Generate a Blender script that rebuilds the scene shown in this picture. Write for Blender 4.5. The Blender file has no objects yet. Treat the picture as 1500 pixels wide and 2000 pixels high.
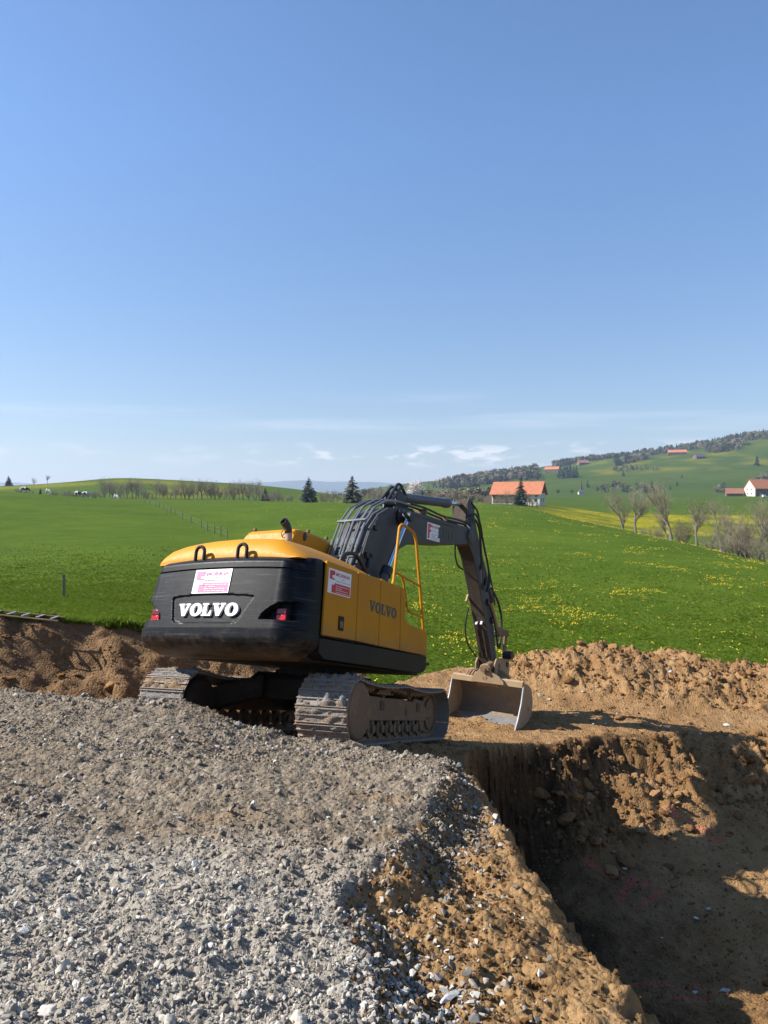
import bpy, bmesh, math, random
import numpy as np
from mathutils import Vector, Matrix, Euler

random.seed(7)
rng = np.random.default_rng(7)
R = math.radians
scene = bpy.context.scene
col = scene.collection

# ------------------------------------------------------------------ camera, light, sky, exposure
cam_data = bpy.data.cameras.new('camera')
cam_data.sensor_fit = 'HORIZONTAL'
cam_data.sensor_width = 36.0
cam_data.lens = 36.0 * 1502 / 1500
cam_data.clip_start = 0.1
cam_data.clip_end = 40000
cam = bpy.data.objects.new('camera', cam_data)
col.objects.link(cam)
cam.rotation_euler = (R(90 - 0.763), 0, 0)
scene.camera = cam

SUN_EL, SUN_AZ = 39.5, -0.5            # light travels towards +x, turned SUN_AZ away from the camera
sun_data = bpy.data.lights.new('sun', 'SUN')
sun_data.energy = 5.0
sun_data.angle = R(0.5)
sun_data.color = (1.0, 0.955, 0.88)
sun = bpy.data.objects.new('sun', sun_data)
col.objects.link(sun)
ldir = Vector((math.cos(R(SUN_EL)) * math.cos(R(SUN_AZ)), math.cos(R(SUN_EL)) * math.sin(R(SUN_AZ)), -math.sin(R(SUN_EL))))
sun.rotation_euler = ldir.to_track_quat('-Z', 'Y').to_euler()
sun.location = (-20, 0, 30)

world = bpy.data.worlds.new('World')
scene.world = world
world.use_nodes = True
wn, wl = world.node_tree.nodes, world.node_tree.links
wn.clear()
def wnode(t, **kw):
    n = wn.new(t)
    for k, v in kw.items():
        setattr(n, k, v)
    return n
sky = wnode('ShaderNodeTexSky')
sky.sky_type = 'NISHITA'
sky.sun_disc = False
sky.sun_elevation = R(SUN_EL)
sky.sun_rotation = math.atan2(-ldir.x, -ldir.y)
sky.altitude = 800
sky.air_density = 1.0
sky.dust_density = 0.6
sky.ozone_density = 2.6
bg = wnode('ShaderNodeBackground')
bg.inputs['Strength'].default_value = 0.085
out = wnode('ShaderNodeOutputWorld')
# small fair-weather clouds low over the horizon and a few thin veils, all the way round
tc = wnode('ShaderNodeTexCoord')
sep = wnode('ShaderNodeSeparateXYZ')
wl.new(tc.outputs['Generated'], sep.inputs[0])
def wmath(op, a, b=None, c=None, clamp=False):
    n = wnode('ShaderNodeMath', operation=op, use_clamp=clamp)
    for i, v in enumerate((a, b, c)):
        if v is None: continue
        if isinstance(v, (int, float)): n.inputs[i].default_value = v
        else: wl.new(v, n.inputs[i])
    return n.outputs[0]
az = wmath('ARCTAN2', sep.outputs['X'], sep.outputs['Y'])
def wramp(v, a, b, c, d):
    up = wnode('ShaderNodeMapRange', interpolation_type='SMOOTHSTEP'); wl.new(v, up.inputs[0])
    up.inputs[1].default_value = a; up.inputs[2].default_value = b
    dn = wnode('ShaderNodeMapRange', interpolation_type='SMOOTHSTEP'); wl.new(v, dn.inputs[0])
    dn.inputs[1].default_value = c; dn.inputs[2].default_value = d
    dn.inputs[3].default_value = 1; dn.inputs[4].default_value = 0
    return wmath('MULTIPLY', up.outputs[0], dn.outputs[0])
comb = wnode('ShaderNodeCombineXYZ')
wl.new(wmath('MULTIPLY', az, 7.0), comb.inputs[0]); wl.new(wmath('MULTIPLY', sep.outputs['Z'], 26.0), comb.inputs[1])
cn = wnode('ShaderNodeTexNoise'); cn.inputs['Scale'].default_value = 2.4; cn.inputs['Detail'].default_value = 6; cn.inputs['Roughness'].default_value = 0.55
comb.inputs[2].default_value = 3.1
wl.new(comb.outputs[0], cn.inputs['Vector'])
comb2 = wnode('ShaderNodeCombineXYZ')
wl.new(wmath('MULTIPLY', az, 3.0), comb2.inputs[0]); wl.new(wmath('MULTIPLY', sep.outputs['Z'], 48.0), comb2.inputs[1]); comb2.inputs[2].default_value = 3.3
vn = wnode('ShaderNodeTexNoise'); vn.inputs['Scale'].default_value = 1.0; vn.inputs['Detail'].default_value = 5
wl.new(comb2.outputs[0], vn.inputs['Vector'])
cmask = wnode('ShaderNodeMapRange', interpolation_type='SMOOTHSTEP'); wl.new(cn.outputs[0], cmask.inputs[0])
cmask.inputs[1].default_value = 0.50; cmask.inputs[2].default_value = 0.60
cum = wmath('MULTIPLY', cmask.outputs[0], wramp(sep.outputs['Z'], 0.042, 0.054, 0.062, 0.080))
_azr = wnode('ShaderNodeMapRange', interpolation_type='SMOOTHSTEP'); wl.new(az, _azr.inputs[0]); _azr.inputs[1].default_value = -0.22; _azr.inputs[2].default_value = -0.02; _azr.inputs[3].default_value = 0.22; _azr.inputs[4].default_value = 1.0
_azf = _azr.outputs[0]
vmask = wnode('ShaderNodeMapRange', interpolation_type='SMOOTHSTEP'); wl.new(vn.outputs[0], vmask.inputs[0])
vmask.inputs[1].default_value = 0.50; vmask.inputs[2].default_value = 0.75
cum = wmath('MULTIPLY', cum, _azf)
veil = wmath('MULTIPLY', wmath('MULTIPLY', vmask.outputs[0], wramp(sep.outputs['Z'], 0.06, 0.09, 0.10, 0.16)), 0.22)
ctot = wmath('MAXIMUM', wmath('MULTIPLY', cum, 0.8), veil, clamp=True)
mix = wnode('ShaderNodeMix', data_type='RGBA')
wl.new(ctot, mix.inputs['Factor']); wl.new(sky.outputs[0], mix.inputs['A'])
mix.inputs['B'].default_value = (8.4, 8.8, 9.0, 1)
SKYTINT = wnode('ShaderNodeMix', data_type='RGBA', blend_type='MULTIPLY')
SKYTINT.inputs['Factor'].default_value = 1.0
wl.new(mix.outputs['Result'], SKYTINT.inputs['A'])
_el = wnode('ShaderNodeMapRange'); wl.new(sep.outputs['Z'], _el.inputs[0]); _el.inputs[1].default_value = 0.0; _el.inputs[2].default_value = 0.42
_tm = wnode('ShaderNodeMix', data_type='RGBA'); wl.new(_el.outputs[0], _tm.inputs['Factor'])
_tm.inputs['A'].default_value = (0.76, 0.69, 0.66, 1); _tm.inputs['B'].default_value = (0.90, 1.06, 1.19, 1)
wl.new(_tm.outputs['Result'], SKYTINT.inputs['B'])
wl.new(SKYTINT.outputs['Result'], bg.inputs['Color'])
wl.new(bg.outputs[0], out.inputs['Surface'])

scene.view_settings.view_transform = 'Standard'
scene.view_settings.look = 'None'
scene.view_settings.exposure = 1.0
scene.view_settings.gamma = 1.0
scene.view_settings.use_curve_mapping = False
HAZE = 1.05e-4
scene.cycles.max_bounces = 6
scene.cycles.volume_bounces = 0
scene.cycles.volume_max_steps = 64
scene.cycles.use_denoising = True

# ------------------------------------------------------------------ helpers: objects, tags, meshes
def tag(o, label=None, cat=None, group=None, kind=None):
    if label: o['label'] = label
    if cat: o['category'] = cat
    if group: o['group'] = group
    if kind: o['kind'] = kind
    return o
def empty(name, loc=(0, 0, 0), rz=0.0, parent=None):
    o = bpy.data.objects.new(name, None)
    o.empty_display_size = 0.3
    o.location = loc; o.rotation_euler = (0, 0, rz)
    col.objects.link(o)
    if parent: o.parent = parent
    return o
def copy_tree(o, parent=None):
    c = o.copy(); col.objects.link(c)
    if parent: c.parent = parent
    for ch in list(o.children):
        copy_tree(ch, c)
    return c
def unit(v):
    v = Vector(v)
    return v.normalized() if v.length > 1e-9 else Vector((0, 0, 1))

class MB:
    """collects shapes, builds ONE mesh object"""
    def __init__(s): s.v = []; s.f = []
    def add(s, verts, faces):
        n = len(s.v); s.v += [tuple(p) for p in verts]; s.f += [tuple(i + n for i in f) for f in faces]
        return s
    def box(s, c, d, rot=None, taper=1.0):
        hx, hy, hz = d[0] / 2, d[1] / 2, d[2] / 2
        vs = []
        for z in (-1, 1):
            k = taper if z > 0 else 1
            for x, y in ((-1, -1), (1, -1), (1, 1), (-1, 1)):
                p = Vector((x * hx * k, y * hy * k, z * hz))
                if rot is not None: p = rot @ p
                vs.append(p + Vector(c))
        return s.add(vs, [(3, 2, 1, 0), (4, 5, 6, 7), (0, 1, 5, 4), (1, 2, 6, 5), (2, 3, 7, 6), (3, 0, 4, 7)])
    def prism(s, pts, y0, y1, fn=None):
        """outline in (x, z), extruded along y"""
        n = len(pts)
        fn = fn or (lambda a, b, c: (a, b, c))
        vs = [fn(p[0], y0, p[1]) for p in pts] + [fn(p[0], y1, p[1]) for p in pts]
        fs = [tuple(range(n)), tuple(range(2 * n - 1, n - 1, -1))]
        fs += [(i, (i + 1) % n + 0, (i + 1) % n + n, i + n)[::-1] for i in range(n)]
        return s.add(vs, fs)
    def tube(s, path, r, n=8, caps=True, flat=1.0):
        path = [Vector(p) for p in path]
        rs = r if isinstance(r, (list, tuple)) else [r] * len(path)
        rings = []
        t0 = unit(path[1] - path[0])
        ref = Vector((0, 0, 1)) if abs(t0.z) < 0.9 else Vector((1, 0, 0))
        nrm = unit(t0.cross(ref))
        for i, p in enumerate(path):
            t = unit((path[min(i + 1, len(path) - 1)] - path[max(i - 1, 0)]))
            nrm = unit(nrm - t * nrm.dot(t)); b = t.cross(nrm)
            rings.append([p + (nrm * math.cos(2 * math.pi * k / n) + b * math.sin(2 * math.pi * k / n) * flat) * rs[i] for k in range(n)])
        return s.loft(rings, caps)
    def loft(s, rings, caps=True, closed=True):
        n = len(rings[0]); vs = [p for rg in rings for p in rg]; fs = []
        m = n if closed else n - 1
        for i in range(len(rings) - 1):
            for k in range(m):
                fs.append((i * n + k, i * n + (k + 1) % n, (i + 1) * n + (k + 1) % n, (i + 1) * n + k))
        if caps and closed:
            fs.append(tuple(range(n))[::-1]); fs.append(tuple(range((len(rings) - 1) * n, len(rings) * n)))
        return s.add(vs, fs)
    def lathe(s, prof, c, axis='y', n=24):
        """prof: (radius, offset along axis)"""
        rings = []
        for r, h in prof:
            ring = []
            for k in range(n):
                a = 2 * math.pi * k / n
                u, w = r * math.cos(a), r * math.sin(a)
                p = {'x': (h, u, w), 'y': (u, h, w), 'z': (u, w, h)}[axis]
                ring.append(Vector(p) + Vector(c))
            rings.append(ring)
        return s.loft(rings)
    def mesh(s, name, smooth=35, fix=True):
        me = bpy.data.meshes.new(name)
        me.from_pydata(s.v, [], s.f)
        if fix:
            bm = bmesh.new(); bm.from_mesh(me)
            bmesh.ops.recalc_face_normals(bm, faces=bm.faces)
            bm.to_mesh(me); bm.free()
        if smooth:
            me.polygons.foreach_set('use_smooth', [True] * len(me.polygons))
            me.set_sharp_from_angle(angle=R(smooth))
        me.update()
        return me
    def build(s, name, mat, parent=None, bevel=0.0, smooth=35, seg=2, fix=True):
        me = s.mesh(name, smooth, fix)
        return obj(name, me, mat, parent, bevel, seg)
def obj(name, me, mat=None, parent=None, bevel=0.0, seg=2):
    o = bpy.data.objects.new(name, me)
    col.objects.link(o)
    if mat is not None:
        me.materials.clear()
        for m in (mat if isinstance(mat, (list, tuple)) else [mat]): me.materials.append(m)
    if parent: o.parent = parent
    if bevel:
        m = o.modifiers.new('bevel', 'BEVEL'); m.width = bevel; m.segments = seg; m.limit_method = 'ANGLE'; m.angle_limit = R(38)
        m.harden_normals = False
    return o
def grid_mesh(name, P, keep=None, smooth=True):
    """P: (rows, cols, 3) array -> quad mesh"""
    r, c = P.shape[:2]
    me = bpy.data.meshes.new(name)
    idx = np.arange(r * c).reshape(r, c)
    q = np.stack([idx[:-1, :-1], idx[:-1, 1:], idx[1:, 1:], idx[1:, :-1]], -1).reshape(-1, 4)
    if keep is not None: q = q[keep.reshape(-1)]
    me.vertices.add(r * c); me.vertices.foreach_set('co', P.reshape(-1).astype(np.float32))
    me.loops.add(q.size); me.loops.foreach_set('vertex_index', q.reshape(-1).astype(np.int32))
    me.polygons.add(len(q)); me.polygons.foreach_set('loop_start', (np.arange(len(q)) * 4).astype(np.int32))
    me.polygons.foreach_set('loop_total', np.full(len(q), 4, np.int32))
    me.polygons.foreach_set('use_smooth', np.full(len(q), smooth, bool))
    me.update(calc_edges=True)
    return me
def set_attr(me, name, arr):
    a = me.attributes.new(name, 'FLOAT', 'POINT')
    a.data.foreach_set('value', np.ascontiguousarray(arr, np.float32).reshape(-1))

# ------------------------------------------------------------------ numpy noise
def _h(ix, iy, seed):
    n = (ix.astype(np.int64) * 374761393 + iy.astype(np.int64) * 668265263 + seed * 1442695041) & 0xffffffff
    n = ((n ^ (n >> 13)) * 1274126177) & 0xffffffff
    n = n ^ (n >> 16)
    return n.astype(np.float64) / 4294967296.0
def gnoise(x, y, seed=0):
    x = np.asarray(x, float); y = np.asarray(y, float)
    ix, iy = np.floor(x), np.floor(y); fx, fy = x - ix, y - iy
    u = fx * fx * fx * (fx * (fx * 6 - 15) + 10); v = fy * fy * fy * (fy * (fy * 6 - 15) + 10)
    def g(dx, dy):
        a = _h(ix + dx, iy + dy, seed) * 2 * np.pi
        return np.cos(a) * (fx - dx) + np.sin(a) * (fy - dy)
    n0 = g(0, 0) * (1 - u) + g(1, 0) * u; n1 = g(0, 1) * (1 - u) + g(1, 1) * u
    return (n0 * (1 - v) + n1 * v) * 1.5
def fbm(x, y, seed=0, oct=4, lac=2.05, gain=0.5):
    t = 0; a = 1.0
    for i in range(oct):
        t = t + a * gnoise(x, y, seed + i * 17); x = x * lac; y = y * lac; a *= gain
    return t
def cells(x, y, seed=0):
    """distance to the nearest random point and a random value of that cell: rounded clods"""
    x = np.asarray(x, float); y = np.asarray(y, float)
    ix, iy = np.floor(x), np.floor(y); best = np.full(x.shape, 9.0); val = np.zeros(x.shape)
    for dx in (-1, 0, 1):
        for dy in (-1, 0, 1):
            px = ix + dx + _h(ix + dx, iy + dy, seed); py = iy + dy + _h(ix + dx, iy + dy, seed + 5)
            d = np.hypot(px - x, py - y); m = d < best
            best = np.where(m, d, best); val = np.where(m, _h(ix + dx, iy + dy, seed + 9), val)
    return best, val
def sstep(a, b, x):
    t = np.clip((np.asarray(x, float) - a) / (b - a), 0, 1)
    return t * t * (3 - 2 * t)

# ------------------------------------------------------------------ materials
class NT:
    def __init__(s, name):
        s.m = bpy.data.materials.new(name); s.m.use_nodes = True
        s.n = s.m.node_tree.nodes; s.l = s.m.node_tree.links
        s.b = s.n['Principled BSDF']; s.out = s.n['Material Output']
        s.tc = s.n.new('ShaderNodeTexCoord')
    def link(s, v, sock):
        if isinstance(v, (int, float)): sock.default_value = v
        elif isinstance(v, (tuple, list)): sock.default_value = tuple(v) if len(v) == 4 or sock.type == 'VECTOR' else (*v, 1)
        else: s.l.new(v, sock)
    def vec(s, scale=(1, 1, 1), space='Object', rot=(0, 0, 0)):
        mp = s.n.new('ShaderNodeMapping'); mp.inputs['Scale'].default_value = scale; mp.inputs['Rotation'].default_value = rot
        s.l.new(s.tc.outputs[space], mp.inputs[0]); return mp.outputs[0]
    def noise(s, scale, detail=4, rough=0.55, vec=None, dist=0.0):
        n = s.n.new('ShaderNodeTexNoise'); n.inputs['Scale'].default_value = scale; n.inputs['Detail'].default_value = detail
        n.inputs['Roughness'].default_value = rough; n.inputs['Distortion'].default_value = dist
        s.l.new(vec if vec is not None else s.tc.outputs['Object'], n.inputs['Vector']); return n.outputs[0]
    def voro(s, scale, feature='F1', vec=None, outp='Distance', rnd=1.0):
        n = s.n.new('ShaderNodeTexVoronoi'); n.feature = feature; n.inputs['Scale'].default_value = scale; n.inputs['Randomness'].default_value = rnd
        s.l.new(vec if vec is not None else s.tc.outputs['Object'], n.inputs['Vector']); return n.outputs[outp]
    def ramp(s, v, stops):
        n = s.n.new('ShaderNodeValToRGB'); e = n.color_ramp.elements
        while len(e) < len(stops): e.new(0.5)
        for el, (p, c) in zip(e, stops): el.position = p; el.color = (*c, 1) if len(c) == 3 else c
        s.link(v, n.inputs[0]); return n.outputs[0]
    def mr(s, v, a, b, c=0.0, d=1.0):
        n = s.n.new('ShaderNodeMapRange'); s.link(v, n.inputs[0])
        for i, k in enumerate((a, b, c, d)): n.inputs[i + 1].default_value = k
        return n.outputs[0]
    def mix(s, f, a, b, mode='MIX'):
        n = s.n.new('ShaderNodeMix'); n.data_type = 'RGBA'; n.blend_type = mode
        s.link(f, n.inputs['Factor']); s.link(a, n.inputs['A']); s.link(b, n.inputs['B']); return n.outputs['Result']
    def math(s, op, a, b=0.0, clamp=False):
        n = s.n.new('ShaderNodeMath'); n.operation = op; n.use_clamp = clamp; s.link(a, n.inputs[0]); s.link(b, n.inputs[1]); return n.outputs[0]
    def attr(s, name):
        n = s.n.new('ShaderNodeAttribute'); n.attribute_name = name; return n.outputs['Fac']
    def rnd(s):
        return s.n.new('ShaderNodeObjectInfo').outputs['Random']
    def bump(s, h, strength=0.4, dist=0.02, prev=None):
        n = s.n.new('ShaderNodeBump'); n.inputs['Strength'].default_value = strength; n.inputs['Distance'].default_value = dist
        s.link(h, n.inputs['Height'])
        if prev is not None: s.l.new(prev, n.inputs['Normal'])
        return n.outputs[0]
    def done(s, color=None, rough=None, metal=None, normal=None, spec=None):
        if color is not None: s.link(color, s.b.inputs['Base Color'])
        if rough is not None: s.link(rough, s.b.inputs['Roughness'])
        if metal is not None: s.link(metal, s.b.inputs['Metallic'])
        if normal is not None: s.l.new(normal, s.b.inputs['Normal'])
        if spec is not None: s.link(spec, s.b.inputs['Specular IOR Level'])
        return s.m
M = {}
def paint(name, c, rough=0.4, dust=(0.22, 0.15, 0.09), dust_amt=0.35, scale=3.0, scratch=0.0, c2=None, metal=0.0, spec=0.5, splash=None):
    t = NT(name)
    n1 = t.noise(scale, 6, 0.62); n2 = t.noise(scale * 9, 4, 0.6)
    base = t.mix(t.mr(n1, 0.35, 0.7), c, c2 or tuple(k * 0.8 for k in c))
    f = t.math('MULTIPLY', t.mr(t.math('ADD', n1, t.math('MULTIPLY', n2, 0.5)), 0.72, 1.05), dust_amt, True)
    colr = t.mix(f, base, dust)
    if scratch:
        sc = t.noise(1.0, 4, 0.7, t.vec((1.5, 1.5, 60)))
        colr = t.mix(t.math('MULTIPLY', t.mr(sc, 0.56, 0.70), scratch), colr, (0.20, 0.20, 0.22))
    if splash:
        sx = t.n.new('ShaderNodeSeparateXYZ'); t.l.new(t.tc.outputs['Object'], sx.inputs[0])
        ns = t.noise(11, 6, 0.72); nl = t.noise(2.2, 4, 0.6)
        low = t.mr(sx.outputs[2], splash[0], splash[1])
        mk_ = t.mr(t.math('ADD', t.math('MULTIPLY', low, 0.42), t.math('ADD', t.math('MULTIPLY', ns, 0.55), t.math('MULTIPLY', nl, 0.35))), 0.62, 0.92)
        colr = t.mix(t.math('MULTIPLY', t.math('MULTIPLY', mk_, low), 0.8, True), colr, (0.20, 0.135, 0.08))
    rgh = t.math('ADD', t.math('MULTIPLY', n2, 0.3), rough - 0.12, True)
    return t.done(colr, rgh, metal, t.bump(n2, 0.06, 0.01), spec)
M['yellow'] = paint('yellow_paint', (0.51, 0.218, 0.006), 0.48, (0.34, 0.20, 0.06), 0.28, 1.6, c2=(0.45, 0.186, 0.005), spec=0.18, splash=(1.85, 1.30))
M['black'] = paint('black_paint', (0.0035, 0.004, 0.006), 0.42, (0.035, 0.027, 0.021), 0.30, 1.8, scratch=0.24, spec=0.16, splash=(1.5, 1.0))
M['black_plain'] = paint('black_plastic', (0.006, 0.006, 0.007), 0.5, (0.05, 0.035, 0.025), 0.3, 3.0, spec=0.25)
M['frame_dark'] = paint('darker_frame_steel', (0.035, 0.027, 0.020), 0.8, (0.11, 0.075, 0.045), 0.7, 2.4, c2=(0.018, 0.015, 0.013), spec=0.15)  # much darker than the frame steel, for parts beneath the machine body
M['grey'] = paint('grey_boom_paint', (0.072, 0.073, 0.076), 0.5, (0.13, 0.10, 0.075), 0.45, 2.2, c2=(0.038, 0.039, 0.041), spec=0.25)
M['grey_dirty'] = paint('mud_smeared_steel', (0.062, 0.048, 0.035), 0.8, (0.14, 0.098, 0.062), 0.9, 2.6, c2=(0.036, 0.029, 0.023), spec=0.15)
M['pipe'] = paint('grey_steel_pipe', (0.15, 0.16, 0.17), 0.3, (0.2, 0.15, 0.1), 0.2, 5.0)
M['rubber'] = paint('black_rubber_hose', (0.012, 0.012, 0.013), 0.5, (0.08, 0.06, 0.04), 0.3, 6.0)
M['frame'] = paint('dusty_dark_steel', (0.19, 0.128, 0.078), 0.85, (0.33, 0.22, 0.13), 0.85, 2.4, c2=(0.11, 0.075, 0.048), spec=0.15)
M['shoe'] = None
M['bucket'] = paint('clay_caked_steel', (0.36, 0.26, 0.155), 0.85, (0.46, 0.32, 0.18), 0.9, 2.5, c2=(0.25, 0.17, 0.10), spec=0.15)
M['white'] = paint('white_paint', (0.80, 0.80, 0.79), 0.4, (0.4, 0.33, 0.25), 0.15, 3.0)
def plain(name, c, rough=0.5, metal=0.0):
    t = NT(name); n = t.noise(14, 3)
    return t.done(t.mix(t.mr(n, 0.3, 0.7), c, tuple(k * 0.86 for k in c)), rough, metal)
M['decal_white'] = plain('decal_white', (0.80, 0.80, 0.80), 0.35)
M['decal_red'] = plain('decal_red', (0.56, 0.018, 0.05), 0.35)
M['decal_pink'] = plain('decal_rear_pink', (0.50, 0.10, 0.22), 0.4)  # paler pink than the red of the other signs, for the rear sign
M['decal_dark'] = plain('decal_dark', (0.05, 0.03, 0.05), 0.4)
M['letter_grey'] = plain('dark_grey_lettering', (0.045, 0.046, 0.05), 0.45)
M['letter_boom'] = plain('charcoal_lettering', (0.022, 0.023, 0.026), 0.45)
M['red_lens'] = plain('red_lens', (0.50, 0.012, 0.02), 0.15)
M['dark_lens'] = plain('dark_red_lens', (0.16, 0.01, 0.02), 0.2)
M['chrome'] = plain('chrome_rod', (0.62, 0.66, 0.74), 0.12, 1.0)
M['lip'] = paint('worn_bright_steel', (0.42, 0.43, 0.45), 0.38, (0.28, 0.2, 0.13), 0.35, 4.0, metal=0.55, c2=(0.33, 0.33, 0.34))
t = NT('window_glass'); t.b.inputs['Transmission Weight'].default_value = 0.9
M['glass'] = t.done((0.55, 0.72, 0.66), 0.05)
# track shoes: worn steel on the grouser tips, clay and grey gravel packed between
t = NT('muddy_track_steel')
n1 = t.noise(5, 6, 0.65); n2 = t.noise(28, 4); rr = t.rnd()
mud = t.mix(t.mr(n2, 0.35, 0.65), (0.26, 0.17, 0.10), (0.19, 0.18, 0.17))
steel = t.mix(n2, (0.13, 0.11, 0.09), (0.24, 0.21, 0.18))
M['shoe'] = t.done(t.mix(t.mr(t.math('ADD', n1, t.math('MULTIPLY', rr, 0.22)), 0.45, 0.68), steel, mud), 0.7, 0.0, t.bump(t.math('ADD', n1, t.math('MULTIPLY', n2, 0.5)), 0.7, 0.03))
# ------------------------------------------------------------------ natural ground: meadow, valley, hills
ST = np.array([8, 14, 24, 35, 50, 75, 100, 130, 165, 200, 250, 320, 420, 560, 750, 1000, 1350, 1800, 2400, 3400.])
COLS = {
 -2600: [-1.2, -1.5, -1.8, -1.9, -1.4, 0.4, 2.6, 5.0, 7.5, 9.5, 9.0, 7.5, 8, 14, 12, 6, 0, -8, -15, -20],
 -700: [-1.4, -1.7, -2.5, -3.1, -3.3, -2.6, -1.0, 1.2, 3.8, 6.0, 5.5, 4.5, 6, 13, 10, 4, -4, -12, -20, -30],
 0: [-1.6, -2.0, -3.2, -3.95, -4.4, -4.3, -3.2, -1.2, 1.3, 3.2, 2.6, 1.6, 3.5, 12.5, 9, 0, -10, -20, -30, -40],
 120: [-1.75, -2.1, -3.3, -3.95, -4.4, -4.3, -3.4, -1.8, 0.3, 1.9, 1.4, 1.2, 3.5, 15.5, 13, 3, -8, -20, -30, -40],
 230: [-1.85, -2.25, -3.35, -3.9, -4.3, -4.25, -3.5, -2.2, -0.5, 0.6, 0.7, 0.8, 4, 20, 17, 6, -6, -20, -30, -40],
 280: [-1.9, -2.3, -3.4, -3.9, -4.3, -4.2, -3.5, -2.4, -1.0, 0.0, 0.3, 0.5, 4, 19, 16, 6, -6, -20, -30, -40],
 400: [-2.3, -2.9, -4.1, -4.5, -4.7, -4.5, -4.1, -3.0, -1.5, -0.4, 0.0, 0.3, 3, 16.5, 14, 4, -6, -20, -30, -40],
 500: [-2.8, -3.6, -4.7, -5.0, -5.0, -4.6, -4.1, -2.9, -1.4, -0.4, 0.1, 0.1, 2, 14, 12, 3, -6, -18, -30, -40],
 600: [-3.5, -4.3, -5.1, -5.3, -5.1, -4.4, -3.7, -2.5, -1.2, -0.3, -0.2, -0.6, 0.8, 9.5, 8, 2, -4, -10, -15, -30],
 700: [-4.0, -4.8, -5.35, -5.4, -5.1, -4.3, -3.5, -2.4, -1.2, -0.5, -0.45, -2, -1, 2.5, 4, 7, 14, 30, 28, -10],
 850: [-4.3, -5.0, -5.5, -5.6, -5.3, -4.4, -3.4, -2.2, -1.2, -0.7, -1.2, -2.5, -1.5, 0.3, 3, 9, 22, 45, 50, 10],
 950: [-4.4, -5.1, -5.6, -5.75, -5.5, -4.5, -3.4, -2.0, -1.1, -0.75, -1.0, -0.9, 0.0, 2, 5, 14, 36, 65, 70, 40],
 1040: [-4.45, -5.15, -5.6, -5.8, -5.6, -4.7, -3.5, -2.2, -1.6, -1.9, -2.4, -1.2, 0.0, 2, 5, 15, 42, 76, 84, 60],
 1110: [-4.5, -5.2, -5.6, -5.85, -5.7, -4.8, -3.6, -2.55, -3.6, -4.6, -4.9, -3.5, -1.5, 1, 5, 16, 48, 90, 98, 80],
 1200: [-4.5, -5.2, -5.6, -5.85, -5.8, -5.0, -3.9, -4.0, -7, -8.5, -8.5, -6.0, -2.5, 1, 5, 16, 52, 104, 115, 95],
 1300: [-4.5, -5.2, -5.6, -5.9, -5.9, -5.2, -4.45, -6.8, -9, -10, -9.5, -6.5, -2.8, 1, 5, 18, 58, 124, 140, 120],
 1400: [-4.5, -5.2, -5.6, -5.95, -6.0, -5.4, -6.3, -8.5, -10.5, -11, -10, -6.8, -3, 1, 5, 19, 63, 146, 165, 150],
 1500: [-4.5, -5.2, -5.6, -6.0, -6.1, -5.9, -8.0, -10, -11.5, -12, -10.5, -7, -3, 1, 5.5, 20, 67, 166, 190, 180],
 2000: [-4.5, -5.2, -5.7, -6.3, -6.8, -8.0, -10, -12, -13, -13, -11, -7, -3, 1.5, 6, 24, 75, 200, 230, 220],
 4200: [-4.5, -5.2, -5.7, -6.3, -6.8, -8.0, -10, -12, -13, -13, -11, -7, -3, 1.5, 6, 24, 75, 200, 230, 220],
}
_cx = np.array(sorted(COLS)); _U = np.linspace(math.log(8), math.log(3400), 420)
_tab = np.array([np.interp(_U, np.log(ST), COLS[c]) for c in _cx])
_k = np.exp(-0.5 * (np.arange(-14, 15) / 6.0) ** 2); _k /= _k.sum()
_pad = np.pad(_tab, ((0, 0), (14, 14)), mode='edge')
_tab = np.array([np.convolve(r_, _k, mode='valid') for r_ in _pad])
_AX = np.linspace(-2600, 4200, 681)
_T2 = np.array([np.interp(_AX, _cx, _tab[:, j]) for j in range(_tab.shape[1])]).T
_k2 = np.exp(-0.5 * (np.arange(-8, 9) / 3.2) ** 2); _k2 /= _k2.sum()
_p2 = np.pad(_T2, ((8, 8), (0, 0)), mode='edge')
_T2 = np.array([np.convolve(_p2[:, j], _k2, mode='valid') for j in range(_T2.shape[1])]).T
def meadow_z(x, y):
    x = np.asarray(x, float); y = np.maximum(np.asarray(y, float), 8.0)
    a = np.clip((750 + 1502 * x / y + 2600) / 10.0, 0, 679.999); u = np.clip((np.log(y) - _U[0]) / (_U[1] - _U[0]), 0, 418.999)
    i = a.astype(int); j = u.astype(int); fa, fu = a - i, u - j
    z = (_T2[i, j] * (1 - fa) * (1 - fu) + _T2[i + 1, j] * fa * (1 - fu) + _T2[i, j + 1] * (1 - fa) * fu + _T2[i + 1, j + 1] * fa * fu)
    far = np.clip((y - 600) / 700, 0, 1)
    z = z + far * (fbm(x / 190, y / 190, 31, 4) * 6.0 * np.clip((y - 600) / 1000, 0, 1.3)) + fbm(x / 9, y / 9, 3, 3) * 0.05 * sstep(12, 30, y) + fbm(x / 1.1, y / 1.1, 8, 2) * 0.018
    return z
def mz(x, y): return float(meadow_z(np.array([x]), np.array([y]))[0])
_ex = np.array([-60, -14, -7, -4.6, -3.6, -2.4, -1.4, -0.4, 1.0, 2.2, 4.0, 8.0, 12.0, 20.0, 60])
_ey = np.array([10.0, 13.4, 14.0, 15.3, 16.6, 17.8, 18.7, 19.8, 22.0, 23.4, 24.3, 24.7, 24.3, 23.4, 18])
def edge_y(x):
    x = np.asarray(x, float)
    return np.interp(x, _ex, _ey) + fbm(x * 0.8, x * 0 + 3.1, 5, 3) * 0.28

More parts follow.
